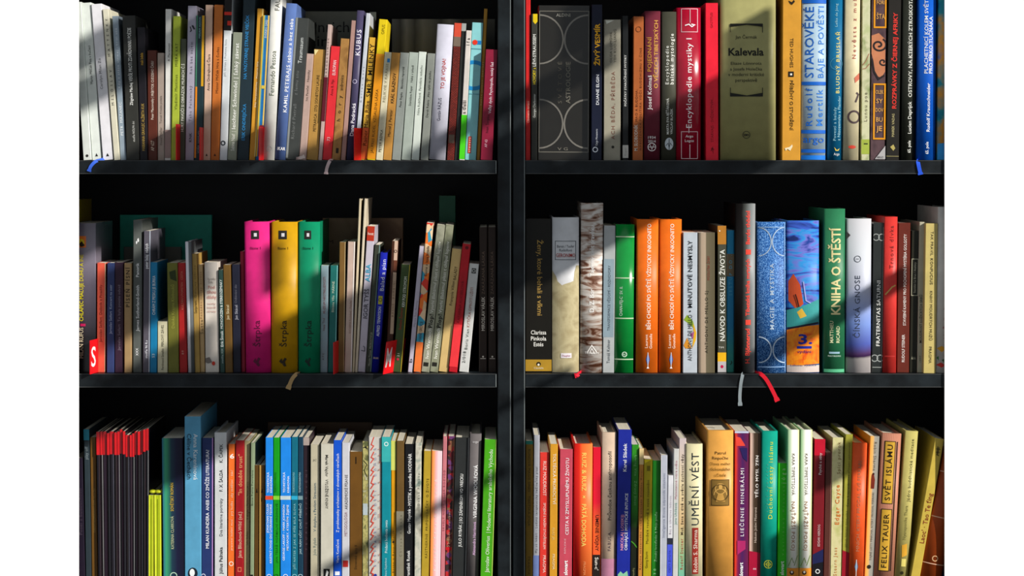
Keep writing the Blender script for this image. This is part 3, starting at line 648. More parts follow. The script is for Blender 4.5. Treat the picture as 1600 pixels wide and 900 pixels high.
# ================================================================ middle left shelf
shelf(2, 'middle left shelf')
book(112, 149.6, 112, 349, 'zg:141214,1A161A,5A5260@0.6,8A8290@0.85,6A6470:1', 'p', 'dark glossy book with yellow capitals, cut by the panel edge', ('CHLAPEC MAĽUJE DÚHU A INÉ', .4, 6, 398, 502, 'E8D81C', 'u', 1), ('MILAN RÚFUS', .4, 6, 512, 560, 'D8C8A8', 'u', 1), ('R', .36, .58, 506, 510, 'C8205A'), ('R', .16, .6, 369, 387, 'F07A1C'), ('D', .4, 379, 5, 5.5, 'E8C81C'), ('P', [(.3, 382), (.42, 377), (.55, 384), (.4, 386)], '2A200C'), rough=.25)
book(150.3, 154, 150.3, 349, '#6E2A1C', 'p', 'thin tall rust-red book behind the coral one', sb=160, d=90)
book(151, 164.6, 151.5, 411, '#E05A44', 'p', 'coral red paperback with dark slanted author name', ('Jaroslav Seifert  Deštník z Picadilly', .45, 4, 445, 535, '7A2018'), ('R', .93, 1, 411, 582, 'E8C8A0'))
book(166.5, 178, 167.5, 411, '#33406E', 'p', 'navy blue paperback with white slanted author name', ('Jaroslav Seifert  Koncert na ostr', .5, 4, 445, 522, 'B8C0DC'))
book(179, 193, 179, 410, '#3A2436', 'p', 'dark purple paperback with grey slanted author name', ('Jaroslav Seifert  To byla poezie odvaž', .5, 4, 445, 548, '8A7A8A'))
book(194, 205.5, 194, 411.5, '#A88A60', 'p', 'tan paperback with spaced black capitals', ('PÍSEŇ PÍSNÍ', .5, 6, 418, 480, '2C2010', 'u', 1))
book(207.5, 222, 208, 344, '#5C605C', 'p', 'tall grey paperback with white spaced lettering and dice emblem', ('James Sutherland-Smith', .5, 4.6, 446, 518, 'F4F4F2', 'u', 1), ('Panorik', .48, 4.6, 411, 433, 'F4F4F2', 'u', 1), ('P', [(.45, 374), (.6, 372), (.66, 377), (.5, 379)], 'F0F0F0'), ('P', [(.3, 378), (.42, 376), (.46, 380), (.34, 382)], 'F0F0F0'), ('XXX', .45, 4, 544, 556, 'F0F0F0', 'u', 1))
book(223, 233.8, 224.5, 361, '#5A5660', 'p', 'dusky grey paperback with blue cover side', ('peter balaj  nádych', .5, 4.4, 381, 420, 'F4F4F6', 'u', 1), ('studňa 96 R.s', .5, 3.6, 532, 560, 'E4E4EA', 'u', 1), ('R', .88, 1, 361, 582, 'C8D0DC'))
book(234.2, 245, 234.6, 410, '#157AA8', 'p', 'cyan-blue paperback with white capitals', ('CHRÁM Z PIESKU JE BÚRKA', .52, 4.6, 431, 492, 'F0F8FA', 'u', 1), ('53', .5, 4, 553, 559, 'C8E0E8'))
book(246, 262, 246, 502.5, '#CFC9A8', 'p', 'very short cream booklet in the row', ('Ferdinand Smelko  PERLOVÝ ZÁVES', .5, 3.8, 508, 578, '33301E'))
book(263, 279.6, 258, 411, '#6E6E2A', 'p', 'olive green paperback with faint yellow title', ('Daloká Krajina Klobouků', .5, 4.6, 445, 513, 'A8A848'), ('P', [(.2, 425), (.8, 422), (.9, 440), (.3, 436)], '2E3A14'))
book(280.5, 293, 273, 411, '#A82020', 'p', 'dark red paperback leaning left', ('KULTÁN UTOPISTEN · CESTA', .5, 3.4, 424, 484, 'D88068'), ('89', .45, 3.4, 548, 554, 'E0A090'))
book(294, 303.8, 283.4, 378, 'xg:E4E0E8,D8D8DA@0.45,6A6E70@0.55,5A5E60:0.1', 'h', 'half white half grey hardcover leaning left', sb=12)
book(304.5, 312.6, 296.2, 397, '#B08E4A', 'p', 'ochre tan paperback leaning left', ('Satprem', .5, 4, 470, 490, '4A3814'), ('Odlajny trhliny', .5, 3.6, 415, 465, '6E5424'))
book(313, 320.5, 309.2, 414, '#BFA070', 'p', 'thin light tan paperback leaning left', ('Sotto', .5, 4.4, 500, 522, '4A3C20'), ('Pohádka listky života', .5, 3, 425, 498, '8A5A3A'))
book(307.6, 311.5, 306.8, 396, '#E2D6B0', 'p', 'pale cream booklet peeping out behind the tan paperbacks', sb=165, d=60)
book(321, 342.6, 319.3, 410, '#DCD2C6', 'p', 'cream white paperback with pale red title lines', ('Veronika', .5, 4, 436, 13, 'B0A49A', 'h'), ('Šik', .45, 4, 441, 8, 'B0A49A', 'h'), ('Pod', .5, 5, 449, 10, 'C87A70', 'h'), ('tíhou', .5, 5, 457, 14, 'C87A70', 'h'), ('oblohy', .5, 5, 465, 15, 'C87A70', 'h'), ('texty', .5, 3, 475, 13, 'C89A90', 'h'), ('básně', .5, 3, 481, 13, 'C89A90', 'h'), ('obrazy', .5, 3, 487, 14, 'C89A90', 'h'), ('P', [(.0, 560), (.3, 558), (.5, 566), (.2, 568), (0, 566)], '7A706A'), ('D', .6, 568, 2.6, 3.2, 'C83A28'))
book(344, 351.5, 340.3, 422, '#2E4A44', 'p', 'thin dark green paperback with white capitals', ('MONOGRZEN & STEREOZEMIAKY', .5, 3.8, 437, 514, 'E8F0EC', 'u', 1), ('Erik Šimsik', .5, 4, 517, 542, 'E8F0EC', 'u', 1), ('studňa XIX', .5, 2.8, 545, 568, 'B8C8C4'))
book(352, 363.8, 348, 414, '#6A4E22', 'p', 'brown paperback with white slanted author name', ('Jan Skácel', .5, 4.2, 477, 500, 'D8C8A0', 'u', 1))
book(364.2, 376.6, 362, 413.5, '#1E2030', 'p', 'black-navy paperback with white slanted author name', ('Jan Skácel', .5, 4.2, 477, 500, 'A8A8B4', 'u', 1), ('Odlévání do', .45, 3.6, 445, 474, '6A6A78'))
book(377.2, 383.5, 375.2, 393, '#A01E3A', 'p', 'thin crimson book squeezed left of the thick pink', sb=24)
def strpka(x0, x1, xt, col, lab, dk, **kw):
    book(x0, x1, xt, 347, col, 'h', lab, ('Štrpka', .47, 9.5, 501, 542, dk, 'u', 1), ('R', .28, .60, 360.5, 374, '2A2826'), ('R', .39, .51, 364.5, 370, 'E8E4E8'), ('Básne 1', .45, 4, 388, 16, dk, 'h'),
         ('P', [(.30, 565), (.40, 560), (.42, 565), (.52, 559), (.60, 561), (.52, 566), (.58, 572), (.46, 568), (.38, 568)], dk), ('P', [(.40, 568), (.50, 569), (.58, 572), (.50, 573), (.44, 570)], dk), sb=9, d=165, **kw)
strpka(383.7, 423.2, 380.8, '#E0287E', 'thick pink hardcover with black square emblem', '5C0A34')
strpka(423.6, 464.8, 423.6, '#C8960E', 'thick golden yellow hardcover with black square emblem', '2C2008')
strpka(466, 499.5, 466.2, '#0A8A60', 'thick emerald green hardcover with black square emblem', '062A20', ribbon=[([(470, 582.5, .018), (466, 584, .003), (462, 585.5, -.001), (456, 593, -.002), (450, 608, -.002)], 6, 'B89868')])
book(500, 512, 501.2, 415, '#8FA4AC', 'p', 'grey-blue booklet right of the thick green hardcover', ('MUZEUM NEOTRELIZIVOSTI', .5, 3.6, 433, 490, '8A3A34'), ('Hana Truf', .45, 3.6, 497, 517, '7A4A48'), ('APE', .4, 3, 552, 563, '5A4A4C'))
book(512.5, 524.5, 516, 415, '#1E6A64', 'p', 'teal booklet with a red tab at its foot', ('Bibiana Vilo  MÁRNE', .45, 3.8, 440, 488, 'C8D8C0'), ('R', .9, 1, 415, 582, '8AD0CC'))
book(527.8, 537.6, 530.2, 378.5, '#7A5A2C', 'p', 'brown cloth book with cream edge', ('R', .9, 1, 378.5, 582, 'D8BC88'))
book(538, 549.6, 543.4, 378, '#C8AEA0', 'p', 'pinkish cream paperback left of two tall thin ones', ('KATARÍNA Kucbelová - Malučká', .6, 3, 470, 521, '8A6A5C'), ('R', .86, 1, 378, 582, 'F4ECE4'))
book(550, 554, 561, 311, '#D4C4A4', 'p', 'tallest thin cream pamphlet, left of its twin')
book(554.4, 558.6, 569.2, 311, '#D8CAB0', 'p', 'tallest thin cream pamphlet, right of its twin')
book(559, 570.8, 574.2, 354, '#C4BCC8', 'p', 'lilac-grey paperback with red top and blue word', ('R', 0, 1, 354, 377, 'B8341C'), ('host', .5, 4, 366, 9, 'F0D8C8', 'h', 1), ('ALBA', .5, 7.5, 413, 441, '2A9ABC', 'u', 1), ('IGOR TYŠŠ', .5, 6.5, 452, 498, '3A3640', 'u', 1), ('L', [(.25, 548), (.75, 549), (.7, 543), (.5, 541)], 1, '3A3640'))
book(571.2, 580, 585.4, 383, '#3C4034', 'p', 'dark olive paperback left of the cobalt hardcover', ('Miroslav Toman  PROROCTVÍ 20', .55, 3, 520, 572, 'B8B8A4'), ('R', .86, 1, 383, 582, '7A9A94'))
book(580.4, 591.5, 594.3, 395.5, '#1A24A0', 'h', 'cobalt blue hardcover with white script title', ('Balad a písn', .6, 6, 406, 455, 'E0E4F4'), ('ALFRED TENNYSON', .5, 4.4, 480, 526, 'D8DCF0', 'u', 1), ('R', .2, .8, 463, 476, 'B8B03A'), ('O', .5, 469, 2.5, .8, '3A3A1C'), ('IKAR', .5, 3, 560, 8, 'E8D8B0', 'h'), sb=13)
book(602, 612, 612.2, 377, '#4A2A1A', 'p', 'brown paperback with cream right half and dark bands', ('R', .45, 1, 377, 407, 'D4B49C'), ('R', .45, 1, 407, 423, '6A3A26'), ('R', .45, 1, 426, 522, 'C8AA8C'), ('R', .45, 1, 530, 582, '3A2418'), ('O', .7, 393, 2, .7, '4A3020'), ('BÁSNĚ  BAMBINI', .7, 3, 440, 495, '8A6A4A'), sb=24)
book(613, 627, 627.2, 414, '#3E5028', 'p', 'moss green paperback with white and red title', ('KRV POD', .6, 4.6, 460, 480, 'F0F0E4', 'u', 1), ('STROMOM', .6, 4.6, 433, 458, 'E8ECD8', 'u', 1), ('Svetlana Žuchová', .45, 4, 482, 516, 'A83024'), ('21', .5, 3.6, 553, 558, 'E0E8D8'), ('D', .5, 562, 2, 2, 'C82A4A'), ('R', .93, 1, 414, 582, 'C8B030'))
book(637, 644.6, 655.4, 385, '#C4BCCC', 'p', 'thin lilac paperback leaning right, with dark gap before', ('Martin Šulc Noviny', .5, 3, 470, 511, '8A8494'), ('b', .5, 4, 561, 567, '2A2A34'))
book(646.3, 657.4, 666.5, 349, 'mosaic:E8742A,D8B890,3A9AB4,D83A2A,E8C8A0,C8583A:0.45', 'p', 'paperback with orange, teal and cream collage pattern', ('MAĽOVANÉ SRDCE', .5, 4.4, 503, 548, '4A2010'), ('Básne z lesa hneda', .5, 4, 385, 432, '3A2418'), ('R', .0, 1, 535, 582, 'F07A38'))
def plop(x0, x1, xt, lab, c):
    book(x0, x1, xt, 352, 'marble:%s:0.6' % c, 'p', lab, ('Ivan Wernisch', .5, 5.4, 514, 561, 'F0EEE0', 'u', 1), ('Plop!', .5, 6, 492, 513, '24221A', 'u', 2), ('Vyvrhl žlabzmul plast t chlípal lupenv', .5, 5, 378, 490, 'E8E6D6', 'u', 1), ('R', .2, .8, 567, 573, '26241E'))
plop(658, 671, 682.8, 'grey-green paperback with white slanted lettering, left of its twin', '7A7C68,9A9A86,8A8A74')
plop(671.5, 684.3, 696.2, 'grey-green paperback with white slanted lettering, right of its twin', '6E7058,8E9078,7A7C64')
book(685, 700.5, 706.4, 390, '#D8B878', 'p', 'honey cream paperback leaning right, small black title', ('BALADY', .6, 4.6, 417, 438, '3A2C14'), ('François Villon', .5, 4.2, 440, 478, '3A2C14'))
book(701, 714.5, 720.8, 382, '#C01A26', 'p', 'deep red paperback with bright red foot label', ('R', 0, 1, 508, 574, 'F03A40'), ('KATARÍNA KUCBELOVÁ', .5, 4, 440, 505, '8A0E18'), ('D', .55, 388, 2.6, 2.6, '6A1016'))
book(717, 732.4, 733.4, 413, '#D4D4D0', 'p', 'pale grey paperback with spaced title and dark stamp', ('Boris Vian', .5, 4.4, 515, 547, '3A4A3E'), ('KYTIČKA OPROTÍ ÚŽITÍ', .52, 4.2, 450, 512, 'A86A58'), ('2/018', .4, 4.4, 550, 568, '3A3E3A'), ('R', .3, .75, 420, 428, '3A3C3A'), ('O', .52, 424, 2.2, .8, 'C8C8C0'))
def valek(x0, x1, xt, lab):
    book(x0, x1, xt, 355, '#2E2018', 'p', lab, ('MIROSLAV VÁLEK', .5, 5, 464, 517, 'E8DCCC', 'u', 1), ('ZAKÁZANÁ LÁSKA', .5, 4.4, 393, 460, '7A6454'), ('L', [(.15, 560.5), (.85, 560.5)], 1, 'E8DCCC'), ('D', .5, 557.5, 1.4, 1.4, 'E8DCCC'), sb=21)
valek(748.4, 761, 747.6, 'dark brown paperback near the upright, left of its twin')
valek(763, 775.6, 762.4, 'dark brown paperback touching the upright, right of its twin')
# behind the front row
book(114, 126.6, 114, 312, '#B8A020', 'p', 'mustard yellow spine peeping out above the dark glossy book', sb=165, d=80)
book(187, 331, 187, 336, '#1FA58C', 'p', 'teal green cover facing outward at the back', sb=200, d=10)
book(193, 283, 193, 386, '#6E6E64', 'p', 'grey cover facing outward before the teal one', sb=175, d=10)
book(504, 630, 504, 341, 'marble:7A5A3A,94785A,6A4E36:0.2', 'p', 'brown picture cover facing outward at the back', ('M', .1, 6, 378, 8, '1C120A', 'h'), sb=175, d=10)
book(686, 712, 686, 306, '#2E6A50', 'p', 'dim dark green spine standing far back above the others', sb=165, d=80)
divider(152, 140.5, 531, 2, 'S', 'red index tab with white letter S at the left')
divider(527.6, 521.3, 534, 2, '', 'red index tab on the teal booklet')
divider(612.4, 598.5, 533, 2, 'M', 'red index tab with white letter before the moss green paperback', slant=.12)

# ================================================================ middle right shelf
shelf(2, 'middle right shelf', 14)
book(821, 862, 821, 342, '#17150F', 'f', 'thick black book with gold downward title and gold foot', ('Ženy, ktoré behali s vlkmi', .55, 8, 375, 493, 'B8944A', 'd'), ('Clarissa', .5, 6.4, 519.5, 24, 'F0EEE6', 'h', 1), ('Pinkola', .5, 6.4, 529, 24, 'F0EEE6', 'h', 1), ('Estés', .5, 6.4, 538, 15, 'F0EEE6', 'h', 1), ('R', 0, 1, 562, 580, 'B08828'), ('D', .5, 569, 3.6, 3.4, '241C0C'), ('D', .5, 570, 1.8, 1.8, 'F0E8D0'), ('Citadella', .5, 3, 575, 15, 'F0E4C0', 'h'))
book(862.9, 905, 862.9, 340, '#D4D4D6', 'h', 'white and sand hardcover with framed red title', ('P', [(0, 423), (.14, 432), (.2, 440), (.36, 446), (.46, 444), (.7, 441), (.8, 439), (.83, 425), (.9, 415), (1, 415), (1, 582), (0, 582)], 'marble:9A8C68,B8AC86,A69872:0.7'), ('F', .11, .88, 377, 406, .8, '4A5058'), ('Baren / Taufer', .5, 4, 385, 27, '4A4E54', 'h'), ('Rudolfová', .5, 4, 391, 20, '4A4E54', 'h'), ('GERONIMO', .5, 5.6, 399, 30, 'B02A20', 'h', 2), ('R', .32, .72, 552, 559.5, 'F0E8EC'), ('Dauphin', .52, 3, 556, 13, '9A3A5A', 'h'), sb=10)
book(906.3, 941, 908.2, 317.6, 'rock:5E3826,A08474,BFB4AA,D4CCC4:1.0', 'h', 'tall hardcover with wavy brown and white bark pattern', ('Tajemný svět pravěku', .5, 6.4, 353, 432, 'F8F6F2', 'u', 1), ('D. Z. Bor', .5, 7, 452, 488, 'FAF8F4', 'u', 1), ('L', [(.3, 552), (.52, 540), (.78, 552)], 1.4, 'F4F0EA'), ('L', [(.42, 552), (.52, 545), (.64, 552), (.42, 552)], 1.2, 'F4F0EA'), ('TRIGON', .52, 3.4, 551.5, 22, 'F4F0EA', 'h'), sb=10,
     ribbon=[([(909, 581, .018), (906, 583, .004), (903, 585.5, -.001), (898, 587, -.002)], 6, 'E01830'), ([(908, 582, .018), (905, 584, .003), (902, 587, -.002), (901, 589, -.002)], 4, 'E82038')])
book(941.5, 959.4, 943.8, 353, '#B2B6B6', 'p', 'light grey paperback with blue-grey middle panel', ('R', 0, .93, 405, 527, '8FA2AC'), ('TRANSFORMACE VĚDOMÍ - ROZHOVORY', .5, 4, 415, 517, '3A4650'), ('Tomáš Keltner', .5, 4.6, 531, 568, '4A5258'))
book(960.2, 989.6, 962.5, 351, '#0C8A38', 'h', 'glossy green hardcover with thin pale horizontal rules', ('CHAN-FEJ-C´ SV. II.', .3, 4.6, 448, 494, 'D8F0DC'), ('R', 0, 1, 369.5, 371.2, 'C8E0B8'), ('R', 0, 1, 434, 435.6, 'C8E0B8'), ('R', 0, 1, 497, 498.6, 'C8E0B8'), ('R', 0, 1, 561, 562.6, 'C8E0B8'), ('O', .52, 554, 3.6, 1.1, 'D0F0D4'), ('AC', .52, 3.4, 554, 6, 'D0F0D4', 'h'), rough=.16, sb=10)
def beh(x0, x1, xt, lab, **kw):
    book(x0, x1, xt, 343, '#F0701A', 'h', lab, ('BĚH CHODÍ PO SVĚTĚ VŽDYCKY INKOGNITO', .56, 6, 350, 515, 'FFF0E0', 'u', 1), ('Laurent', .46, 4.4, 523, 544, 'FFE8D0'), ('Gounelle', .66, 4.4, 522, 545, 'FFE8D0'), ('P', [(.54, 551), (.62, 562), (.54, 573), (.46, 562)], '3A6AB8'), ('L', [(.54, 551), (.54, 575)], .9, 'F0F0F0'), ('P', [(.48, 576), (.54, 572), (.6, 576)], 'F0F0F0'), sb=11, **kw)
beh(993.7, 1028, 995.3, 'orange hardcover with blue fish emblem, left of its twin')
beh(1029.8, 1064.5, 1031, 'orange hardcover with blue fish emblem, right of its twin')
book(1066.7, 1089.3, 1067.3, 363.5, '#C0C8D0', 'p', 'ice-blue paperback with black brush lettering and butterfly colours', ('P', [(.05, 500), (.3, 492), (.7, 502), (.92, 518), (.7, 512), (.35, 505)], '8AA830'), ('P', [(.72, 505), (.95, 520), (.9, 532), (.65, 545), (.75, 525)], 'E8B020'), ('P', [(.05, 540), (.3, 528), (.6, 544), (.2, 545)], 'D8902A'), ('P', [(.5, 522), (.8, 518), (.7, 530)], 'A85A90'), ('ANTHONY DE MELLO', .5, 6.4, 492, 564, '20242A', 'u', 1), ('• MINUTOVÉ NESMYSLY', .5, 6.4, 376, 488, '20242A', 'u', 1), sb=12)
book(1090.8, 1117, 1090.8, 363.5, 'xg:6E6256,6A6052@0.12,A8947F@0.2,B09C86@0.45,6A614C@0.5,5C543E:0.6', 'p', 'taupe paperback with worn pale strip down the spine', ('ANTHONY DE MELLO SJ', .5, 4.4, 455, 552, '332C20'), ('MODLITBA ŽÁBY', .62, 4, 400, 438, '8A4434'))
book(1121.2, 1134.8, 1121.2, 353, '#4A4A3C', 'p', 'dark grey paperback with large white capitals and yellow block', ('R', 0, 1, 353, 382, 'B87A2A'), ('NÁVOD K OBSLUZE ŽIVOTA', .55, 7.4, 390, 533, 'F0F0E6', 'u', 1), ('TIM', .4, 2.6, 543, 8, 'E0E0D4', 'h'), ('R', 0, 1, 551, 565, 'F0B81A'), ('R', 0, 1, 565, 582, 'C0BCBC'), ('D', .5, 573, 2.4, 2.6, 'C01A4A'), ('D', .22, 361, 1.1, 1.1, 'F4F0E0'))
book(1135.6, 1147, 1135.8, 360, 'zg:2E8A7A,2A8E86@0.15,1A7AA8@0.35,1C84B4@0.7,1E8AB8:1', 'p', 'thin turquoise paperback with taupe band', ('R', 0, 1, 397, 432, '7A6A50'), ('SESTUP DO...', .5, 4.6, 395, 462, '5AB8D8'), ('L', [(.45, 570), (.7, 567), (.6, 564)], 1.4, '1A3A34'), sb=20)
book(1147.7, 1180, 1148.7, 318.5, 'xg:0C0A09,141110@0.42,454744@0.6,7E8282@0.9,8E9090:3.5', 'h', 'black to silver speckled hardcover with red gothic title', ('Tibetská kniha mrtvých', .62, 6.4, 405, 494, 'E8483A', 'u', 2), ('Bardo thödol', .62, 6.4, 330, 382, 'E8483A', 'u', 2), ('R', .52, .78, 390, 398, 'E04838'), ('R', .52, .78, 500, 508, 'E04838'), ('H. Bjönnerud', .62, 7, 514, 568, 'E8483A', 'u', 2), sb=8,
     ribbon=[([(1161, 582, .016), (1160.5, 584, .003), (1160, 587, -.001), (1157.5, 600, -.002), (1156, 618, -.002), (1156.5, 634, -.002)], 5, '8A9498')])
dn = 'speckle:123A78,2E6AB0,7AA8DC:0.8'
lt = 'B8CCE0'
book(1184, 1229, 1183.4, 347, dn, 'h', 'denim blue hardcover with pale embossed circles', ('MAGIE A MYSTIKA', .5, 6.4, 412, 515, lt, 'u', 1),
     ('L', [(.05 + .43 * math.cos(math.radians(a)), 378 - 22 * math.sin(math.radians(a))) for a in range(-90, 91, 10)], 1.4, lt), ('L', [(.95 - .43 * math.cos(math.radians(a)), 378 - 22 * math.sin(math.radians(a))) for a in range(-90, 91, 10)], 1.4, lt),
     ('L', [(.05 + .42 * math.cos(math.radians(a)), 547 - 20 * math.sin(math.radians(a))) for a in range(-90, 91, 10)], 1.8, lt), ('L', [(.95 - .42 * math.cos(math.radians(a)), 547 - 20 * math.sin(math.radians(a))) for a in range(-90, 91, 10)], 1.8, lt), ('R', .02, .98, 354.5, 356, '8AB0DC'), ('R', .02, .98, 573, 574.4, '8AB0DC'), ('R', .95, .975, 349, 581, '8AB0DC'), sb=8, rough=.5,
     ribbon=[([(1179, 581, .018), (1183, 583.5, .003), (1189, 584.5, -.001), (1198, 594, -.002), (1208, 612, -.002), (1215, 627, -.002)], 6, 'D8142A')])
book(1230, 1281, 1229.6, 345, 'streak:1A2A66,3A5ABC,2A8ACC,6A6AC0,1C3A8A:1', 'h', 'painted blue hardcover with orange foot and big numeral three', ('P', [(.05, 470), (.05, 440), (.2, 428), (.4, 445), (.5, 475), (.3, 485)], 'C8502A'), ('P', [(0, 485), (.5, 478), (1, 468), (1, 506), (.5, 510), (0, 512)], '3A9A98'), ('P', [(.3, 488), (.45, 482), (.6, 494), (.4, 498)], 'D8B040'), ('P', [(0, 516), (.5, 510), (1, 508), (1, 569), (.6, 570), (0, 575)], 'marble:D83A10,F0901A,E8641A:0.9'), ('L', [(.02, 514), (.5, 509), (.98, 505)], 3, '1A1A30'), ('3.', .56, 15, 530, 22, '1C2A98', 'h', 2), ('R', .3, .76, 541, 545, '1C2A98'), ('vydání', .53, 4, 550, 22, '6A3A6A', 'h'), ('R', 0, 1, 571, 582, 'D8C8C0'), ('Lubomír Vyskočil', .5, 3, 571, 40, '4A3A6A', 'h'), ('L', [(.5, 440), (.58, 470), (.72, 474)], 1.5, 'B0B0E0'), ('L', [(.25, 460), (.3, 468), (.36, 480)], 2, '3A1A14'), sb=8)
book(1287, 1320.5, 1288, 326.5, '#2E7A52', 'h', 'green hardcover with heavy cream capital title', ('KNIHA O ŠTĚSTÍ', .55, 14, 356, 492, 'E8DCA0', 'u', 2), ('MATTHIEU', .36, 5.4, 502, 536, 'E0E0B0', 'u', 1), ('RICARD', .66, 5.4, 510, 536, 'E0E0B0', 'u', 1), ('R', .25, .75, 550, 553, '9AC0D0'), ('PRAH PUBLISHING', .5, 2.4, 556.5, 20, 'D0E8D8', 'h'), ('R', .02, .98, 577, 582, '5AB888'), sb=8)
book(1322.8, 1361.5, 1324, 342, 'zg:D0C8C8@0.0,D4CCC8@0.11,4A2A5A@0.125,6A4A80@0.145,6474D0@0.2,86A2E8@0.34,B0B4C4@0.58,C4C8CE@0.8,C8C8CC@1.0:1', 'h', 'silver hardcover fading to violet-blue, grey serif title', ('ČÍNSKÁ GNOSE', .42, 8, 431, 528, '3E4656', 'u'), ('O', .42, 405, 4.8, 1, '5A5E68'), ('L', [(.36, 405), (.48, 405)], .8, '5A5E68'), ('P', [(0, 362), (.14, 368), (0, 374)], '5A5050'), sb=9)
book(1361.8, 1378.6, 1365, 348.5, '#262A28', 'p', 'black paperback with white capitals and silver ornaments', ('FRATERNITAS SATURNI', .55, 5.6, 439, 541, 'F0F0EA', 'u', 1), ('O', .25, 371, 5, 1.4, '9A9E9A'), ('O', .78, 371, 5, 1.4, '9A9E9A'), ('O', .25, 560, 5, 1.4, 'A8ACA8'), ('O', .78, 560, 5, 1.4, 'A8ACA8'), ('R', .9, .95, 355, 574, '8A8E86'), ('R', .05, .95, 573.5, 574.8, '9A9E98'), rough=.25)
book(1380, 1400.6, 1382.5, 339, '#D83A34', 'h', 'red hardcover with tonal title and gold thorn stroke', ('Trnová dívka', .55, 6, 353, 420, '8A2420', 'u', 1), ('L', [(.1, 461), (.35, 455), (.6, 449), (.9, 446)], 2, 'D8B060'), ('R', .1, .9, 556, 558, 'B02A26'), sb=10)
book(1401.2, 1420.4, 1403.6, 348.5, '#6A2A1E', 'p', 'chestnut brown paperback with white condensed title', ('STAVEBNÍ KAMENY PRO POCHOPENÍ MYSTÉRIA GOLGOTY', .58, 4.4, 366, 509, 'F0E4DC', 'u', 1), ('RUDOLF STEINER', .5, 4.4, 523, 566, 'F0E4DC', 'u', 1))
book(1420.8, 1432.6, 1424.4, 361, '#24241A', 'p', 'thin black paperback with framed white label', ('F', .1, .95, 405, 462, .9, 'B8B49A'), ('Stanislav Le Brun / Ateliéry', .52, 3, 410, 458, 'D0CCB4'), ('ÁRA', .5, 4, 560, 7, 'B8B49A', 'h', 1))
book(1433, 1442, 1435.4, 347, '#B8B49C', 'p', 'thin grey-cream paperback left of the pale yellow one', ('MOUDROST LUŽICKÝCH SRBŮ', .5, 3.8, 461, 536, '3A3A30', 'u', 1), ('1997', .5, 3, 556, 566, '5A5A4C'))
book(1442.4, 1462, 1446, 349.5, '#CDBA72', 'p', 'pale yellow paperback with black downward title', ('TAK PRAVIL', .55, 4.2, 362, 400, '3A3420', 'd'), ('KONFUCIUS', .55, 4.2, 404, 445, '2A2414', 'd', 1), ('KNIHY MOUDRÝCH MUŽŮ', .55, 4.2, 455, 532, '3A3420', 'd'), ('PRAGMA', .55, 4.2, 542, 568, '3A3420', 'd'), sb=6)
book(1463, 1490, 1466.5, 324, '#D8D4CC', 'h', 'white hardcover with red and gold leaves at right end', ('P', [(.02, 545), (.3, 541), (.55, 545), (.3, 551)], 'D89A20'), ('P', [(.0, 571), (.25, 567), (.55, 571), (.3, 575)], 'C8302A'), ('P', [(.02, 560), (.12, 557), (.14, 564)], '2A6A2A'), ('P', [(.3, 563), (.5, 560), (.5, 569)], '2A5A2A'), ('VŠECHNO JEDNO', .5, 6, 345, 530, 'A83A3A', 'u', 1), sb=4)
# ================================================================ lower left shelf
shelf(3, 'lower left shelf')
book(118, 133.4, 113.5, 716, '#241C2C', 'p', 'dark violet paperback at the panel edge, dim title', ('Posel z budoucnosti', .66, 5, 764, 836, '544858', 'u'), sb=20)
book(134, 143, 130.4, 671, '#2E3A40', 'p', 'slate paperback with turquoise top', ('R', 0, 1, 671, 688, '2E90A8'), ('play off', .5, 4.4, 698, 718, '8A969A', 'u'))
book(143.4, 153, 140.4, 683.5, '#6E4C1C', 'p', 'bronze brown paperback left of the magazines', ('ĽUDOVÝ ROZPRÁVKOVÝ DOM  Hlavní část', .6, 3.2, 763, 832, 'A8884A'))
mags = [(150.3, 675, 711), (156.1, 674.5, 711), (160.8, 674.5, 711), (166.8, 677, 711), (171.5, 674.5, 710), (178.4, 676, 711), (183.1, 674.5, 711), (187.3, 671, 709), (191.7, 674, 710), (196.3, 680, 714), (202.6, 680, 714), (206.5, 677.5, 714), (210.5, 674.5, 711), (215, 674.5, 711), (219.7, 673, 710), (223.6, 671.5, 706), (228.2, 670, 704), (233, 0, 0)]
ORD = 'first second third fourth fifth sixth seventh eighth ninth tenth eleventh twelfth thirteenth fourteenth fifteenth sixteenth seventeenth'.split()
for i in range(len(mags) - 1):
    xa, yt_, yr = mags[i]; xb_ = mags[i + 1][0]
    k = .955; off = 153.4 - 150.3 * k
    x0, x1 = xa * k + off, xb_ * k + off - .2
    cc = ['#15101A', '#1A1214', '#2A1A2A', '#101014'][i % 4]
    mg = book(x0, x1, xa, yt_, cc, 'p', 'thin red-topped black magazine, %s from left in bundle' % ORD[i], ('R', 0, 1, yt_, yr, 'D8141C'), ('R', .72, 1, yr, 905, ['3A2A30', '8A8A8A', '5A2A4A', '2E2E34', 'A09AA8'][i % 5]), name='magazine', cat='magazine', d=150, sb=15 + (i * 7) % 5, rough=.25)
    mg['group'] = 'bundle of red-topped magazines'
for j, (x0, x1) in enumerate(((229.6, 240.4), (240.8, 253))):
    r_ = book(x0 + 1, x1 - .6, x0 + .2, 774, '#B8C81E', 'p', 'short yellow-green slide-bound folder, %s of the pair' % ('left' if j == 0 else 'right'), ('R', 0, .22, 774, 905, 'E8F040'), ('R', .45, .55, 780, 905, '7A8A10'), ('R', .8, 1, 774, 905, 'E0E838'), name='folder', cat='folder', d=140, sb=14)
    bm = bmesh.new()                                     # bead of the slide binder on top of the spine
    bmesh.ops.create_uvsphere(bm, u_segments=14, v_segments=8, radius=1)
    ww = (x1 - x0) * S(.014)
    for v in bm.verts: v.co = Vector((ww * .46 + v.co.x * ww * .52, .006 + v.co.y * .006, (917.5 - 772.5) * S(.014) + v.co.z * .0026))
    me = bpy.data.meshes.new('binder_bead'); bm.to_mesh(me); bm.free()
    for p in me.polygons: p.use_smooth = True
    link('binder_bead', me, mk('#D8DC2A', .35), r_)
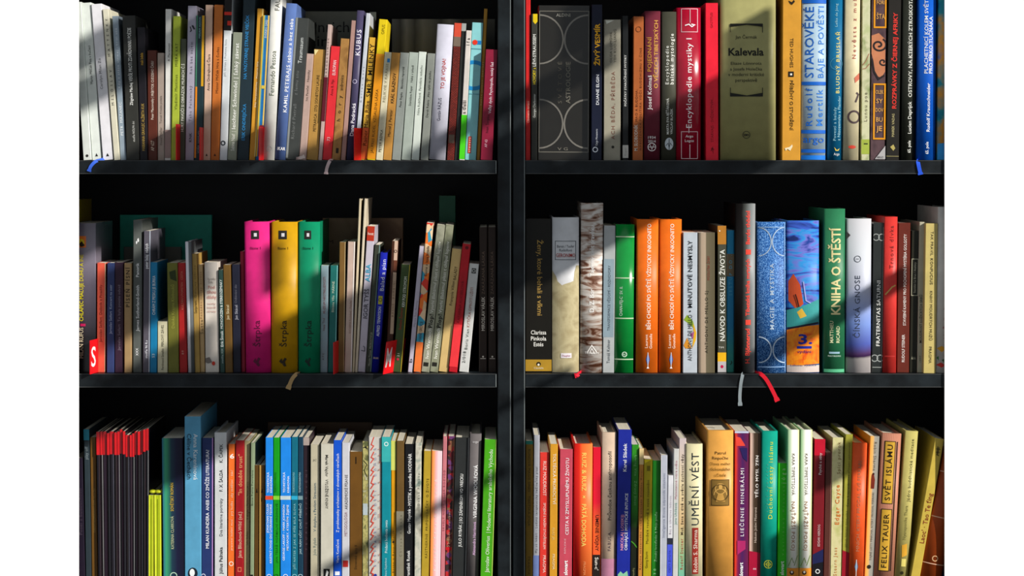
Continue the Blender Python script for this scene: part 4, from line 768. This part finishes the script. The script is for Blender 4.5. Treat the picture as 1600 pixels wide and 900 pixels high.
book(255, 288, 252.6, 685, 'xg:2A5A8A,3A9A70@0.18,1E3A4A@0.45,1A1C38@0.7,15162A:1', 'p', 'navy paperback with green glow and yellow capitals', ('SOVĚTSKÝ ROMÁN', .46, 4.8, 755, 799, 'E0B828', 'u', 1), ('KATERINA CLARKOVÁ', .46, 4.6, 807, 858, 'C8D0A0', 'u', 1), ('O', .5, 900, 5, 1.4, 'B8D8C0'), sb=13)
book(288.6, 314.2, 288.3, 651, '#5AA0C4', 'p', 'tallest sky-blue paperback with downward white and navy title', ('Anna Kareninová', .68, 6.6, 678, 750, 'E8F4F8', 'd'), ('Céline v Čechách', .28, 6.4, 678, 749, '1E3A50', 'd', 1), ('D', .5, 896, 7.5, 9, '1A2430'), ('D', .46, 895, 4, 6, 'F0F4F4'), sb=12, d=170)
book(315, 333, 315.3, 684.5, '#27376A', 'p', 'indigo paperback with white author capitals', ('ANEB CO ZMŮŽE LITERATURA?', .5, 5, 703, 798, 'F0F0F8', 'u', 1), ('MILAN KUNDERA', .5, 5, 801, 857, 'F8F8FC', 'u', 1), ('R', .9, 1, 684.5, 905, 'B88AC8'), ('O', .15, 900, 3, 1, 'E0E0F0'))
book(335, 354.2, 335, 676, '#D4D6D6', 'f', 'white-grey hardcover with bold and italic black names', ('K. ČAPEK', .55, 5, 694, 723, '22262A', 'u', 1), ('F. X. ŠALDA', .55, 5, 734, 768, '22262A', 'u', 1), ('Dva literárne portréty', .55, 4.6, 779, 838, '4A4E52', 'u'), ('Július Pašteka', .55, 5, 855, 897, '1E2226', 'u', 1))
book(355.8, 366.5, 356.8, 694, '#F0722A', 'p', 'orange paperback with white numeral six', ('6', .55, 7, 713, 7, 'FFF4EC', 'h', 2), ('pracovní bádání musí · prý hudba · aby vzdělání · žák?', .55, 3, 735, 860, 'FBD8BC'), ('O', .5, 881, 3, 1.2, 'FFE8D8'))
book(367, 380.4, 368.2, 688.5, '#A01A20', 'p', 'dark red paperback with gold quoted English title', ('"In double trust"', .55, 6, 710, 774, 'E8A870', 'u'), ('Jana Blischová-Wild (ed.)', .55, 5.4, 800, 872, 'E8C0A0', 'u'), ('F', .35, .72, 887, 893, 1, 'E8805A'))
book(380.8, 390, 381.4, 689, '#A39A70', 'p', 'khaki paperback with small dark lettering', ('V dotyku s Paulom Nemcom | I.', .6, 3, 753, 812, '4A4630'), ('Julo Rybák', .55, 3, 830, 852, '7A7450'))
book(390.3, 396.2, 391.8, 692, '#8A9A78', 'p', 'thin sage green paperback', ('Básne Pietro Pietrošova', .5, 2.8, 735, 790, '3A4632'), ('R', .1, .9, 898, 904, '1A1C16'))
book(396.6, 404.8, 396.8, 727, '#5A3E18', 'p', 'short brown paperback, left of its twin', ('P', [(.3, 770), (.7, 770), (.5, 763)], '1E1408'))
book(405.2, 413.6, 405.4, 727, '#6A4A1E', 'p', 'short brown paperback, right of its twin', ('P', [(.3, 770), (.7, 770), (.5, 763)], '1E1408'), ('R', 0, .18, 727, 905, 'D8B060'))
def theory(x0, x1, col, lab, c2, cc, tl, yt=684):
    its = [('R', 0, 1, 775, 781, c2), ('TEORETICKÁ KNIHOVNA' if x1 - x0 < 11 else 'TEORETICKÁ', .35, 3.2, 738, 770, cc, 'u', 1)]
    if x1 - x0 >= 11: its.append(('KNIHOVNA', .75, 3.2, 744, 770, cc, 'u', 1))
    for (t, u, a, b_) in tl: its.append((t, u, 3.2, a, b_, cc, 'u', 1))
    its.append(('O', .5, 901, 3.4, 1, cc))
    book(x0, x1, x0 + .2, yt, col, 'p', lab, *its, sb=14)
theory(414.4, 426.4, '#1E88E8', 'bright blue paperback with orange number band', 'E8502E', 'E8F4FF', [('JONATHAN CULLER', .3, 787, 833), ('KRÁTKÝ ÚVOD DO LITERÁRNÍ TEORIE', .72, 788, 880)])
theory(426.8, 436.8, '#149A1C', 'bright green paperback with lime number band', '8AD83A', '0E6A14', [('JAN TESÁŘ NORMÁLNÍ HRDINOVÉ', .6, 787, 880)])
theory(437.8, 454.4, '#1E88E8', 'wider bright blue paperback with white number band', 'C8D8D8', 'E8F4FF', [('GEORGE LAKOFF – MARK JOHNSON', .32, 789, 876), ('METAFORY, KTERÝMI ŽIJEME', .7, 789, 860)])
theory(455, 465.3, '#126A80', 'dark teal paperback with cyan number band', '2EB0D8', '8AC8D0', [('JIŘÍ NÁTER Z JAK SE PÍŠE BÍLÁ SLOVA', .5, 787, 890)], 683)
theory(465.6, 473.2, '#173A50', 'midnight teal paperback with grey number band', '7A9AA0', 'A8C8D0', [('JAK NÁM UČIT CHUŤ PŘÍBĚHŮ', .5, 787, 866)], 683)
book(473.6, 483.2, 473.8, 684, '#2E2028', 'p', 'dark plum paperback with pale top stripe', ('R', 0, 1, 684, 696, 'B0A098'), ('TEORIE VYPRÁVĚNÍ', .5, 3, 735, 860, '5A4650'), sb=24)
book(484.6, 499, 485, 695, '#BEB69C', 'p', 'beige paperback with slanted blue-grey title', ('V dotyku s Pavlom Strausom', .5, 4.2, 755, 831, '4A6A7A'), ('Julo Rybák', .5, 4.2, 840, 868, '7A8A84'), ('JC', .5, 3, 719, 6, '7A7A6A', 'h'))
book(500.6, 520.4, 501, 694, '#CCC8B8', 'p', 'stone white paperback with downward black title', ('Marek Vajchr', .5, 4.4, 711, 745, '2A2A24', 'd', 1), ('VYLOŽENÉ KNIHY', .5, 4.4, 749, 795, '2A2A24', 'd'), ('R', .25, .75, 889, 902, '1A1A18'), ('P', [(.4, 900), (.5, 891), (.65, 894), (.55, 901)], 'F0F0EA'))
book(520.8, 533.4, 521, 688, '#1454CC', 'p', 'royal blue paperback with white slanted title', ('Z problematiky archaizmov v slovenských nárečiach', .52, 4.2, 709, 832, 'E8EEFC', 'u'), ('Viera Kováčová', .52, 4.2, 843, 880, 'E8EEFC', 'u'), ('R', .2, .8, 893, 899, 'F0F4FC'))
book(533.8, 545.8, 534.2, 692, '#CCCCD2', 'p', 'white paperback with grey capitals and red foot square', ('AKADEMICKÉ PÍSANIE', .6, 4.4, 742, 796, '4A4A50', 'u'), ('METODOLÓGIA', .55, 4.2, 800, 838, 'A0808A', 'u'), ('R', .15, .85, 876, 886, 'C8302A'))
book(546.2, 565.6, 546.6, 706, '#6E4A1A', 'p', 'brown cloth-like paperback with black mark near top', ('R', .45, .54, 714, 725, '241808'), ('Slovenské spisy II', .5, 3.6, 852, 890, '3A280E'))
book(566, 575.4, 566.2, 690, 'marble:5A5E3A,B8B070,8A8450,C8C8B0:1.2', 'p', 'mossy green and yellow patterned paperback', ('R', .1, .9, 787, 805, 'B8C4C8'), ('L', [(.1, 700), (.6, 698), (.9, 702), (.4, 699)], 1.2, '22241A'), ('L', [(.2, 720), (.8, 726), (.3, 735), (.8, 745)], 1, '3A3C22'))
rd = 'D8402E'
book(575.8, 595.5, 576, 683, '#CDC8C0', 'p', 'off-white paperback with jagged red handwriting', *[('L', [(.15, y), (.4, y - 7), (.2, y - 9), (.42, y - 15 - 3 * (y % 3))], 1.5, rd) for y in range(704, 905, 20)], ('ROZPRÁVKY OD DETÍ Z DOMOVA', .55, 3, 700, 885, '4A5AA0'), ('xx pri mori a kost', .88, 3, 700, 880, 'B05A40'), ('D', .55, 899, 2.4, 2.6, '2A3A98'))
book(596, 610.4, 596.4, 683, '#0F8A98', 'p', 'teal paperback, lighter at its top, white star', ('R', 0, 1, 683, 722, '3AB0AE'), ('O', .5, 694, 2.8, 1.2, 'E0F4F0'), ('Pridaná hodnota sveta', .5, 4.2, 813, 864, 'D8F4F4', 'u'), ('Ivana Gajdošová', .45, 3, 872, 900, 'B8E0E4', 'u'))
book(610.7, 618.6, 611, 689, '#E09A14', 'p', 'thin amber paperback with pale yellow top', ('R', 0, 1, 689, 735, 'D8D868'), ('Básne z Roty v Palác', .5, 3, 830, 895, '6A480A'), ('D', .5, 847, 1.6, 1.6, '2A1C08'))
book(619, 631, 619.4, 689, '#6A5028', 'p', 'olive brown paperback, paler lower part', ('R', 0, 1, 799, 905, '8A8470'), ('Chinua Achebe', .6, 3.4, 805, 870, '6A6450'))
book(629.5, 646, 632, 694, '#17171A', 'p', 'black paperback with white mixed lettering', ('MYSTIK a poviedka HODINÁR', .55, 5, 709, 790, 'F0F0EE', 'u', 1), ('Gustav Meyrink -', .5, 4.8, 792, 834, 'F0F0EE', 'u', 1), ('František Rotek', .45, 4.8, 860, 904, 'F0F0EE', 'u', 1), sb=18)
book(647.2, 657.2, 648.8, 692, 'marble:8A887A,C8C4B4,7A8A80:0.9', 'p', 'grey-white marbled paperback', ('Doboš Pamúky', .6, 3, 740, 790, '5A5E54', 'u'), sb=15)
book(657.8, 670, 662.2, 705, '#B89A2E', 'p', 'mustard paperback with dark small capitals', ('KÁSTNERINE  PRIPOVEDAČKY  O ŽIVOTE', .6, 3.4, 748, 872, '5A4A10', 'u'))
book(671, 687.6, 673, 705, 'xg:F0842A,F0A060@0.25,F0B0B0@0.45,F4D8DC@0.7,E8C8D0:0.6', 'p', 'orange to pink-white paperback with faint white script', ('Krutaže Eduardove jeseň', .45, 4, 750, 892, 'FCF0E8', 'u'))
book(688, 694.6, 692.2, 682, '#C87880', 'p', 'thin dusty pink paperback', ('SKVELÝ NOVÝ VOJAK ROZVOD', .5, 3, 735, 830, '8A3A46', 'u'))
book(694.9, 705.4, 700.2, 682, 'mosaic:5A1A20,B82A2E,3A2A2A,8A5A40,6A3A6A,A04038:0.9', 'p', 'paperback with dark red mosaic pattern', ('22 ľudí z rajskej', .5, 4, 800, 855, 'C89A80', 'u'), ('R', 0, 1, 855, 860, 'C81A24'), ('R', .95, 1, 684, 905, 'D8A080'))
book(706.2, 728, 711.6, 684, '#2C2E2E', 'p', 'charcoal paperback with white capitals and divider bar', ('SO ZÁPISNÍKOM VO VRECKU', .52, 4.6, 741, 815, 'ECECE8', 'u', 1), ('JULO RYBÁK |', .5, 4.6, 817, 855, 'ECECE8', 'u', 1), ('R', .94, 1, 684, 905, '9A9A98'))
book(728.8, 747.4, 734, 678.5, '#6E6868', 'h', 'grey hardcover with tall white condensed name', ('VIRGINIA WOOLFOVÁ', .58, 5.6, 727, 810, 'F4F4F4', 'u', 1), ('Alexandra Harrisová', .56, 4.2, 816, 868, 'D8B0D8', 'u', 1), ('argo', .5, 3, 691, 9, 'E8E4E4', 'h'), sb=9)
book(749.8, 769, 757, 687, '#4AA818', 'p', 'lime green paperback with white title beside the upright', ('Moderní literatury arabského Východu', .55, 6, 703, 829, 'E8F4D8', 'u'), ('Jaroslav Oliverius  |', .52, 6, 832, 895, 'E8F4D8', 'u'), ('R', .93, 1, 687, 905, 'B8E060'), sb=3)
book(418, 582, 418, 660, '#4A3420', 'f', 'wide brown book facing outward behind the blue paperbacks', sb=175, d=12)

# ================================================================ lower right shelf
shelf(3, 'lower right shelf', 14)
book(820.8, 832.2, 821.4, 689, '#8A6A1A', 'p', 'mustard brown paperback with teal top line by the upright', ('R', 0, 1, 689, 694.5, '2A8A78'), ('RUNOVÁ MAGIE DNES   TIBETSKÁ JÓGA', .5, 3.8, 702, 822, '4A380C', 'd'), ('PRAGMA', .5, 3.6, 870, 898, '4A380C', 'd'))
book(832.8, 842, 834.2, 680, '#C4C6CE', 'p', 'white-grey paperback with small slanted black title', ('My sú lekári - Ľudský terapeutický liečiteľský písal', .5, 3.2, 730, 864, '3A3E48', 'u'), ('R', 0, 1, 868, 905, '8AA0E0'))
book(842.6, 857.4, 843.6, 707, '#E03A30', 'p', 'tomato red paperback with white downward title', ('RUIZ MOUDROST', .52, 5, 721, 775, 'FBDCD0', 'd'), ('SPOJENÍ S NAŠÍM STVOŘITELEM', .52, 3.6, 786, 858, 'FBDCD0', 'd'), ('PRAGMA', .52, 4.4, 868, 895, 'FBDCD0', 'd'), sb=18)
book(858, 870.4, 859.4, 694, '#D89A2A', 'p', 'amber paperback with white downward serif title', ('TOLTÉCKÁ PROROCTVÍ', .58, 4.6, 709, 788, 'FBF0D8', 'd'), ('RUIZ JR.', .5, 3.6, 825, 845, 'E8C878', 'd'), ('PRAGMA', .55, 3.8, 866, 890, 'F4E0B0', 'd'))
book(873, 893.4, 874.6, 702, '#C84A5C', 'p', 'dusty rose paperback with white upward capitals', ('CESTA K ZMYSLUPLNÉMU ŽIVOTU', .6, 5, 716, 836, 'FBE8EC', 'u', 1), ('REFLEXIE', .45, 2.6, 842, 865, 'F4C8D0', 'u'), ('slovart', .55, 5, 876, 899, 'FFFFFF', 'u', 2))
book(895.4, 925, 896.6, 694, 'xg:D81A1A,E0281C@0.3,F0622A@0.45,F07A3A:0.6', 'h', 'fiery red-orange hardcover with yellow downward title', ('RUIZ & RUIZ  ×', .55, 7, 708, 779, 'F8E070', 'd'), ('PÁTÁ DOHODA', .55, 7, 788, 854, 'F8E070', 'd'), ('PRAGMA', .6, 4, 878, 899, 'E8905A', 'd'), sb=10)
book(925.6, 938.6, 926.6, 699, 'zg:E8562A@0.0,E8602A@0.45,E01A34@0.62,D8142E@1.0:1', 'p', 'red paperback turning orange, black foot label', ('UMENIE VOJNY', .55, 5, 805, 861, '3A1410', 'd', 1), ('R', 0, .92, 867, 905, '241C18'), ("Sun-c'", .5, 5.4, 871, 891, 'F0E8DC', 'd', 1))
book(939.4, 962.2, 940.6, 676, '#D2B8A0', 'h', 'beige-pink hardcover with black upward title, mauve foot', ('Průvodce českou anthroposofií', .55, 5.4, 705, 813, '2A221C', 'u'), ('FABULA', .55, 4.6, 832, 861, '5A4A50', 'u'), ('R', 0, 1, 873.5, 905, 'B87A94'), sb=11)
book(962.8, 984, 966, 671.5, '#1C2A98', 'p', 'ultramarine paperback with white and pink lettering', ('Karel Sládek', .52, 5.4, 693, 737, 'F4F4FC', 'u', 1), ('NIKOLAJ LOSSKIJ:', .38, 4.4, 804, 860, 'F0A0B8', 'u', 1), ('OBHÁJCE MYSTICKÉ INTUICE', .68, 4.4, 771, 860, 'F0F0FC', 'u', 1), ('P', [(.1, 898), (.3, 893), (.5, 897), (.8, 892), (.9, 904), (.1, 904)], '8AC8A0'), sb=9)
book(984.4, 996, 986, 695, 'zg:141810,1C2410@0.42,2A7A1C@0.55,2E8A20@1.0:1', 'p', 'green over black paperback with faint green title', ('Living Vita   Zdravý život', .6, 4, 712, 790, '8AC880', 'd'), ('Eugenika', .5, 3, 888, 900, '8A8A5A', 'd'), ('L', [(.1, 846), (.5, 850), (.9, 856)], 1.6, '4A9A2A'))
book(996.4, 1003.6, 999, 701, '#C8883A', 'p', 'thin orange-tan paperback with pale top', ('R', 0, 1, 701, 726, 'E8CC90'), ('Krajina vnútorného ticha a záhrada Krishna Murti', .5, 3, 735, 890, '4A2C10', 'u'))  # pale top band is sunlight painted into the spine colour
book(1004, 1017, 1006.4, 718, '#B8A41C', 'p', 'mustard-yellow paperback with dark slanted title', ('Manželé rozumně k nové rozumění', .5, 3.8, 750, 850, '4A400A', 'u'), ('Georg Sturm', .45, 3.6, 862, 888, '4A400A', 'u'), ('R', .35, .75, 728, 736, '7A6C10'), ('P', [(0, 718), (1, 718), (.1, 724)], 'F0D820'))  # bright yellow corner triangle is a painted patch of sunlight
book(1017.4, 1030.8, 1019, 720, '#1E7A1E', 'p', 'grass green paperback with pale slanted title', ('Ženský kresťanka & Moje prečo', .5, 3.8, 800, 878, '9AD89A', 'u'), ('30', .4, 4, 889, 898, '9AD89A', 'u'))
book(1031.2, 1041.4, 1032.6, 711.5, '#B8BCC8', 'p', 'silver-grey paperback with dim slanted title', ('Inteligence života odpovídá otázkami', .5, 3.8, 740, 840, '7A8098', 'u'), ('R', 0, .1, 711.5, 905, 'F0F0F4'))
book(1041.8, 1050.2, 1043.8, 743, '#DCDCE0', 'p', 'short white paperback with blue foot and black line', ('Boj o Ukrajinu Inštitút', .5, 3.2, 775, 835, '9A8A9A', 'u'), ('R', 0, 1, 841, 851, '2A2E3C'), ('R', 0, 1, 851, 905, '4A5AD8'), ('CESTY ŽIVOTA', .5, 3, 860, 895, '2A3490', 'u'))
book(1050.6, 1059, 1051.3, 701.5, '#CFD0CC', 'p', 'pale paperback with dim pink and green lettering', ('Malostenné tváre světa', .5, 3.6, 720, 780, 'B87A8A', 'u'), ('Jane Uhlíková', .5, 3.6, 786, 820, '6AA090', 'u'))
book(1059.4, 1070.6, 1060.2, 685, 'zg:6AB8A0@0.05,8AB88A@0.2,D0B080@0.45,D8C8A0@0.7,C8B8B8@1.0:1.2', 'p', 'pinkish-grey paperback fading to green, black lettering', ('Muž, žena a dítě ve světle duchovní vědy', .5, 3.8, 710, 836, '3A2A20', 'u', 1), ('Rudolf Steiner', .5, 4, 842, 890, 'B04A38', 'u', 1))
book(1072, 1098, 1072, 694, '#DDD4AA', 'h', 'cream hardcover with large black serif-like title and red block', ('UMĚNÍ VÉST', .55, 11.5, 708, 821, '1E2A34', 'u'), ('R', .36, .74, 825, 897, '9A2E24'), ('Robin S. Sharma', .55, 6.2, 828, 894, 'F0E0D0', 'u'), sb=11)
book(1104.3, 1146, 1105, 673, '#E0A04A', 'h', 'thick apricot hardcover with engraved seated figure panel', ('Patrul', .5, 4.6, 708, 17, '4A3210', 'h'), ('Rinpočhe', .5, 4.6, 716, 25, '4A3210', 'h'), ('Slova mého', .5, 4.6, 725, 31, '8A6420', 'h'), ('dokonalého', .5, 4.6, 734, 31, '8A6420', 'h'), ('učitele', .5, 4.6, 743, 18, '8A6420', 'h'), ('R', .17, .83, 750, 790, '8A6A30'), ('F', .17, .83, 750, 790, 1, '4A3818'), ('O', .5, 764, 8, 1.4, 'D8A858'), ('O', .5, 774, 10, 1.4, 'D8A858', 0, 180), ('D', .5, 761, 3, 4, 'D8A858'), ('P', [(.32, 784), (.4, 772), (.6, 772), (.68, 784)], 'C8984A'), ('O', .5, 770, 13, 1, '4A3818'), sb=7, d=160)
book(1147, 1169, 1148, 674, 'xg:D8301C,E03A22@0.12,7A1A4A@0.3,4A1E5A@0.6,6A1E4A:2.5', 'p', 'red and violet paperback with white mineral title', ('P', [(.05, 682), (.4, 684), (.7, 694), (.75, 697), (.1, 697)], 'F04A3A'), ('R', 0, 1, 673, 677, 'C8D0E8'), ('P', [(.35, 700), (.9, 700), (.9, 722), (.6, 716)], '2A1E5A'), ('LIEČENIE MINERÁLMI', .55, 5.4, 732, 838, 'F4E8F0', 'u', 1), ('slovart', .52, 5, 879, 902, 'FFFFFF', 'u', 2), ('P', [(.2, 845), (.8, 845), (.8, 858), (.2, 867)], 'B82A6A'))
book(1169.6, 1187.6, 1171.4, 677, 'xg:C89A80,D8B8A8@0.2,4A3A2C@0.45,3A2C20@0.7,5A4632:3', 'p', 'brown and pink photo paperback, crimson foot', ('TĚLO MYSL ZEN', .68, 4.8, 712, 778, 'F0E8E0', 'u', 2), ('Hakuin Jošivi Mistrová', .55, 3.6, 793, 848, 'D8C4B4', 'u'), ('P', [(0, 861), (1, 864), (1, 905), (0, 905)], 'B01238'), ('44', .5, 3, 889, 5, 'F8E0E4', 'h'))
book(1188.6, 1213.4, 1191, 674, '#0C9E86', 'h', 'turquoise green hardcover with yellow upward title', ('Duchovní cesty islámu', .55, 6.6, 691, 811, 'D8E040', 'u'), ('LUBOŠ KROPÁČEK', .36, 2.4, 725, 800, '6AC0A8', 'u'), ('O', .46, 882, 6, 1.2, 'C8D040'), ('O', .46, 882, 3, 1, 'C8D040'), ('L', [(.25, 882), (.67, 882)], 1, 'C8D040'), ('L', [(.46, 876), (.46, 888)], 1, 'C8D040'), sb=9)
book(1214.2, 1229, 1215.8, 724, '#34C81A', 'p', 'shorter neon green paperback with white foot lettering', ('jóga', .6, 5.4, 732, 756, 'B8F0A0', 'u'), ('Vasiliková Hlavatá', .6, 3, 760, 868, '8AE070', 'u'), ('slovart', .55, 5, 877, 899, 'F4FFF0', 'u', 2), sb=18)
def kara(x0, x1, xt, lab):
    book(x0, x1, xt, 672, 'xg:8AC090,B8D8A8@0.15,F0F0E4@0.4,F4F4EC@0.7,B8C084:0.6', 'h', lab, ('KARA TIPPETTSOVÁ', .5, 4.6, 709, 774, '5A4A28', 'd'), ('NAJŤAŽŠÍ POKOJ', .5, 5.4, 784, 860, '9A6A38', 'd'), ('L', [(.1, 885), (.4, 872), (.55, 880)], .9, '6A8A30'), ('L', [(.6, 884), (.9, 868)], .9, '6A8A30'), ('R', 0, 1, 888, 906, 'D88A28'), ('D', .4, 895, 3.4, 3.4, '3A2A1A'), ('D', .4, 894, 1.6, 1.8, 'F0E4D0'), sb=8, d=150)
kara(1229.6, 1248.2, 1231, 'white-green hardcover with brown downward title, left of its twin')
kara(1248.8, 1267.8, 1251.2, 'white-green hardcover with brown downward title, right of its twin')
book(1268.6, 1285.6, 1272.8, 686.5, '#7E1822', 'p', 'wine red paperback with blue and black foot', ('R', 0, 1, 686.5, 712, 'C81430'), ('Psyché a stíny', .55, 4.2, 708, 742, 'F0E0E0', 'u'), ('EDGAR HERZOG', .55, 3.6, 820, 854, 'E0C0C0', 'u'), ('P', [(0, 867), (1, 858), (1, 880), (0, 884)], '1E2250'), ('P', [(0, 882), (1, 878), (1, 905), (0, 905)], '16141A'), ('O', .5, 893, 3, 1.2, 'F0F0F0'))  # brighter red top band is painted sunlight
book(1286.2, 1296.4, 1290, 707, '#5A3028', 'p', 'thin cocoa brown paperback without lettering', ('R', .86, 1, 707, 905, '8A6050'), sb=18)
book(1296.8, 1314, 1300.4, 684, 'marble:B8B874,D4CC98,C8C488:0.9', 'p', 'pale olive paperback with orange upward lettering', ('Spící prorok', .62, 5, 691, 741, '7A5A24', 'u'), ('Edgar Cayce', .55, 6.4, 758, 820, 'E07A28', 'u', 1), ('Stearn Jess', .45, 5, 856, 900, 'C87A3A', 'u'))
book(1314.6, 1326.4, 1321, 679, '#A8A43A', 'p', 'olive green paperback with red foot', ('Cesta k opravdovému přírodní uzdravování', .55, 3, 692, 792, '4A4A14', 'u'), ('JEDNO TISÍCEST TOHLASKA', .5, 3, 798, 856, '6A6A20', 'u'), ('P', [(0, 860), (1, 864), (1, 905), (0, 905)], 'A01428'))
book(1327, 1349.4, 1333.4, 693, '#EC5A26', 'h', 'bright orange hardcover with grey tonal title and blue fish', ('MNICH, KTERÝ PRODAL SVÉ FERRARI', .5, 5.4, 721, 862, 'B87858', 'u'), ('P', [(.45, 875), (.56, 886), (.45, 896), (.34, 886)], '5A8AB0'), ('L', [(.45, 875), (.45, 902)], .9, 'E8E8E8'), sb=10)
book(1350, 1365, 1359.4, 682, 'xg:F0A03A,F0B868@0.35,A8A498@0.55,9A968C:0.6', 'p', 'orange and grey paperback with small standing robed figure', ('Robin Sharma', .6, 4.4, 691, 736, '6A5A44', 'd'), ('P', [(.35, 742), (.55, 740), (.7, 750), (.65, 764), (.3, 764), (.3, 750)], '7A2A1A'), ('D', .52, 741, 1.6, 1.8, '4A1A10'), ('TAJNÉ LISTY MNÍCHA, KTERÝ PRODAL FERRARI', .58, 3, 770, 876, '6A5E50', 'u'), ('D', .45, 886, 3, 3, '2A241C'))
book(1365.6, 1396.6, 1378.6, 678.5, 'lines:B87A60,C89078,A86A54:1', 'h', 'pinkish striped hardcover with two framed yellow title panels', ('R', .18, .70, 691, 788, 'D8A838'), ('F', .18, .70, 691, 788, 1.2, '2A2010'), ('SVĚT ISLÁMU', .44, 8, 696, 783, '241A0C', 'u', 1), ('R', .18, .70, 797, 893, 'D8A838'), ('F', .18, .70, 797, 893, 1.2, '2A2010'), ('FELIX TAUER', .44, 8, 804, 888, '241A0C', 'u', 1), ('R', .78, .83, 691, 893, '3A2418'), sb=9)
book(1397.6, 1418, 1415, 674.5, '#C0B468', 'h', 'yellow-green hardcover with slim dark meditation title', ('Jádro buddhistické meditace', .6, 4.8, 687, 785, '4A4620', 'u'), ('Nyanaponika Thera', .5, 4.4, 791, 844, '7A7440', 'u'), ('P', [(.35, 853), (.75, 850), (.8, 868), (.4, 872)], 'D8A030'), ('R', .4, .75, 874, 886, 'E0D070'), ('D', .5, 896, 2.6, 2.6, '2A2810'), sb=10)
book(1420.5, 1435.4, 1461, 687, '#CDB24A', 'p', 'straw yellow paperback leaning far right, red-brown lettering', ("Laoc' · Tao Te ťing", .55, 7, 772, 850, '8A3A1C', 'u', 1), ('L', [(.3, 703), (.8, 703)], 1, '241C0C'), ('L', [(.45, 699), (.5, 712), (.75, 713)], 1.2, '241C0C'), ('L', [(.35, 708), (.8, 708)], 1, '241C0C'), ('L', [(.6, 700), (.6, 711)], 1, '241C0C'), sb=5)
book(1436.6, 1471, 1477, 706, '#A8481A', 'h', 'rust orange hardcover leaning far right, pale rules', ('R', 0, 1, 742, 743.4, 'E8B898'), ('R', 0, 1, 812, 813.4, 'E8B898'), ('R', 0, 1, 884, 885.4, 'E8B898'), ('O', .5, 876, 4, 1.4, 'E0B080'), ('VLÁDCE', .6, 5, 770, 806, 'E8C0A0', 'u'), sb=4, d=150)
book(1472, 1484, 1515, 700, '#1A6AC0', 'p', 'blue paperback corner leaning in the lower right corner')
flush_text()
flush_tabs()
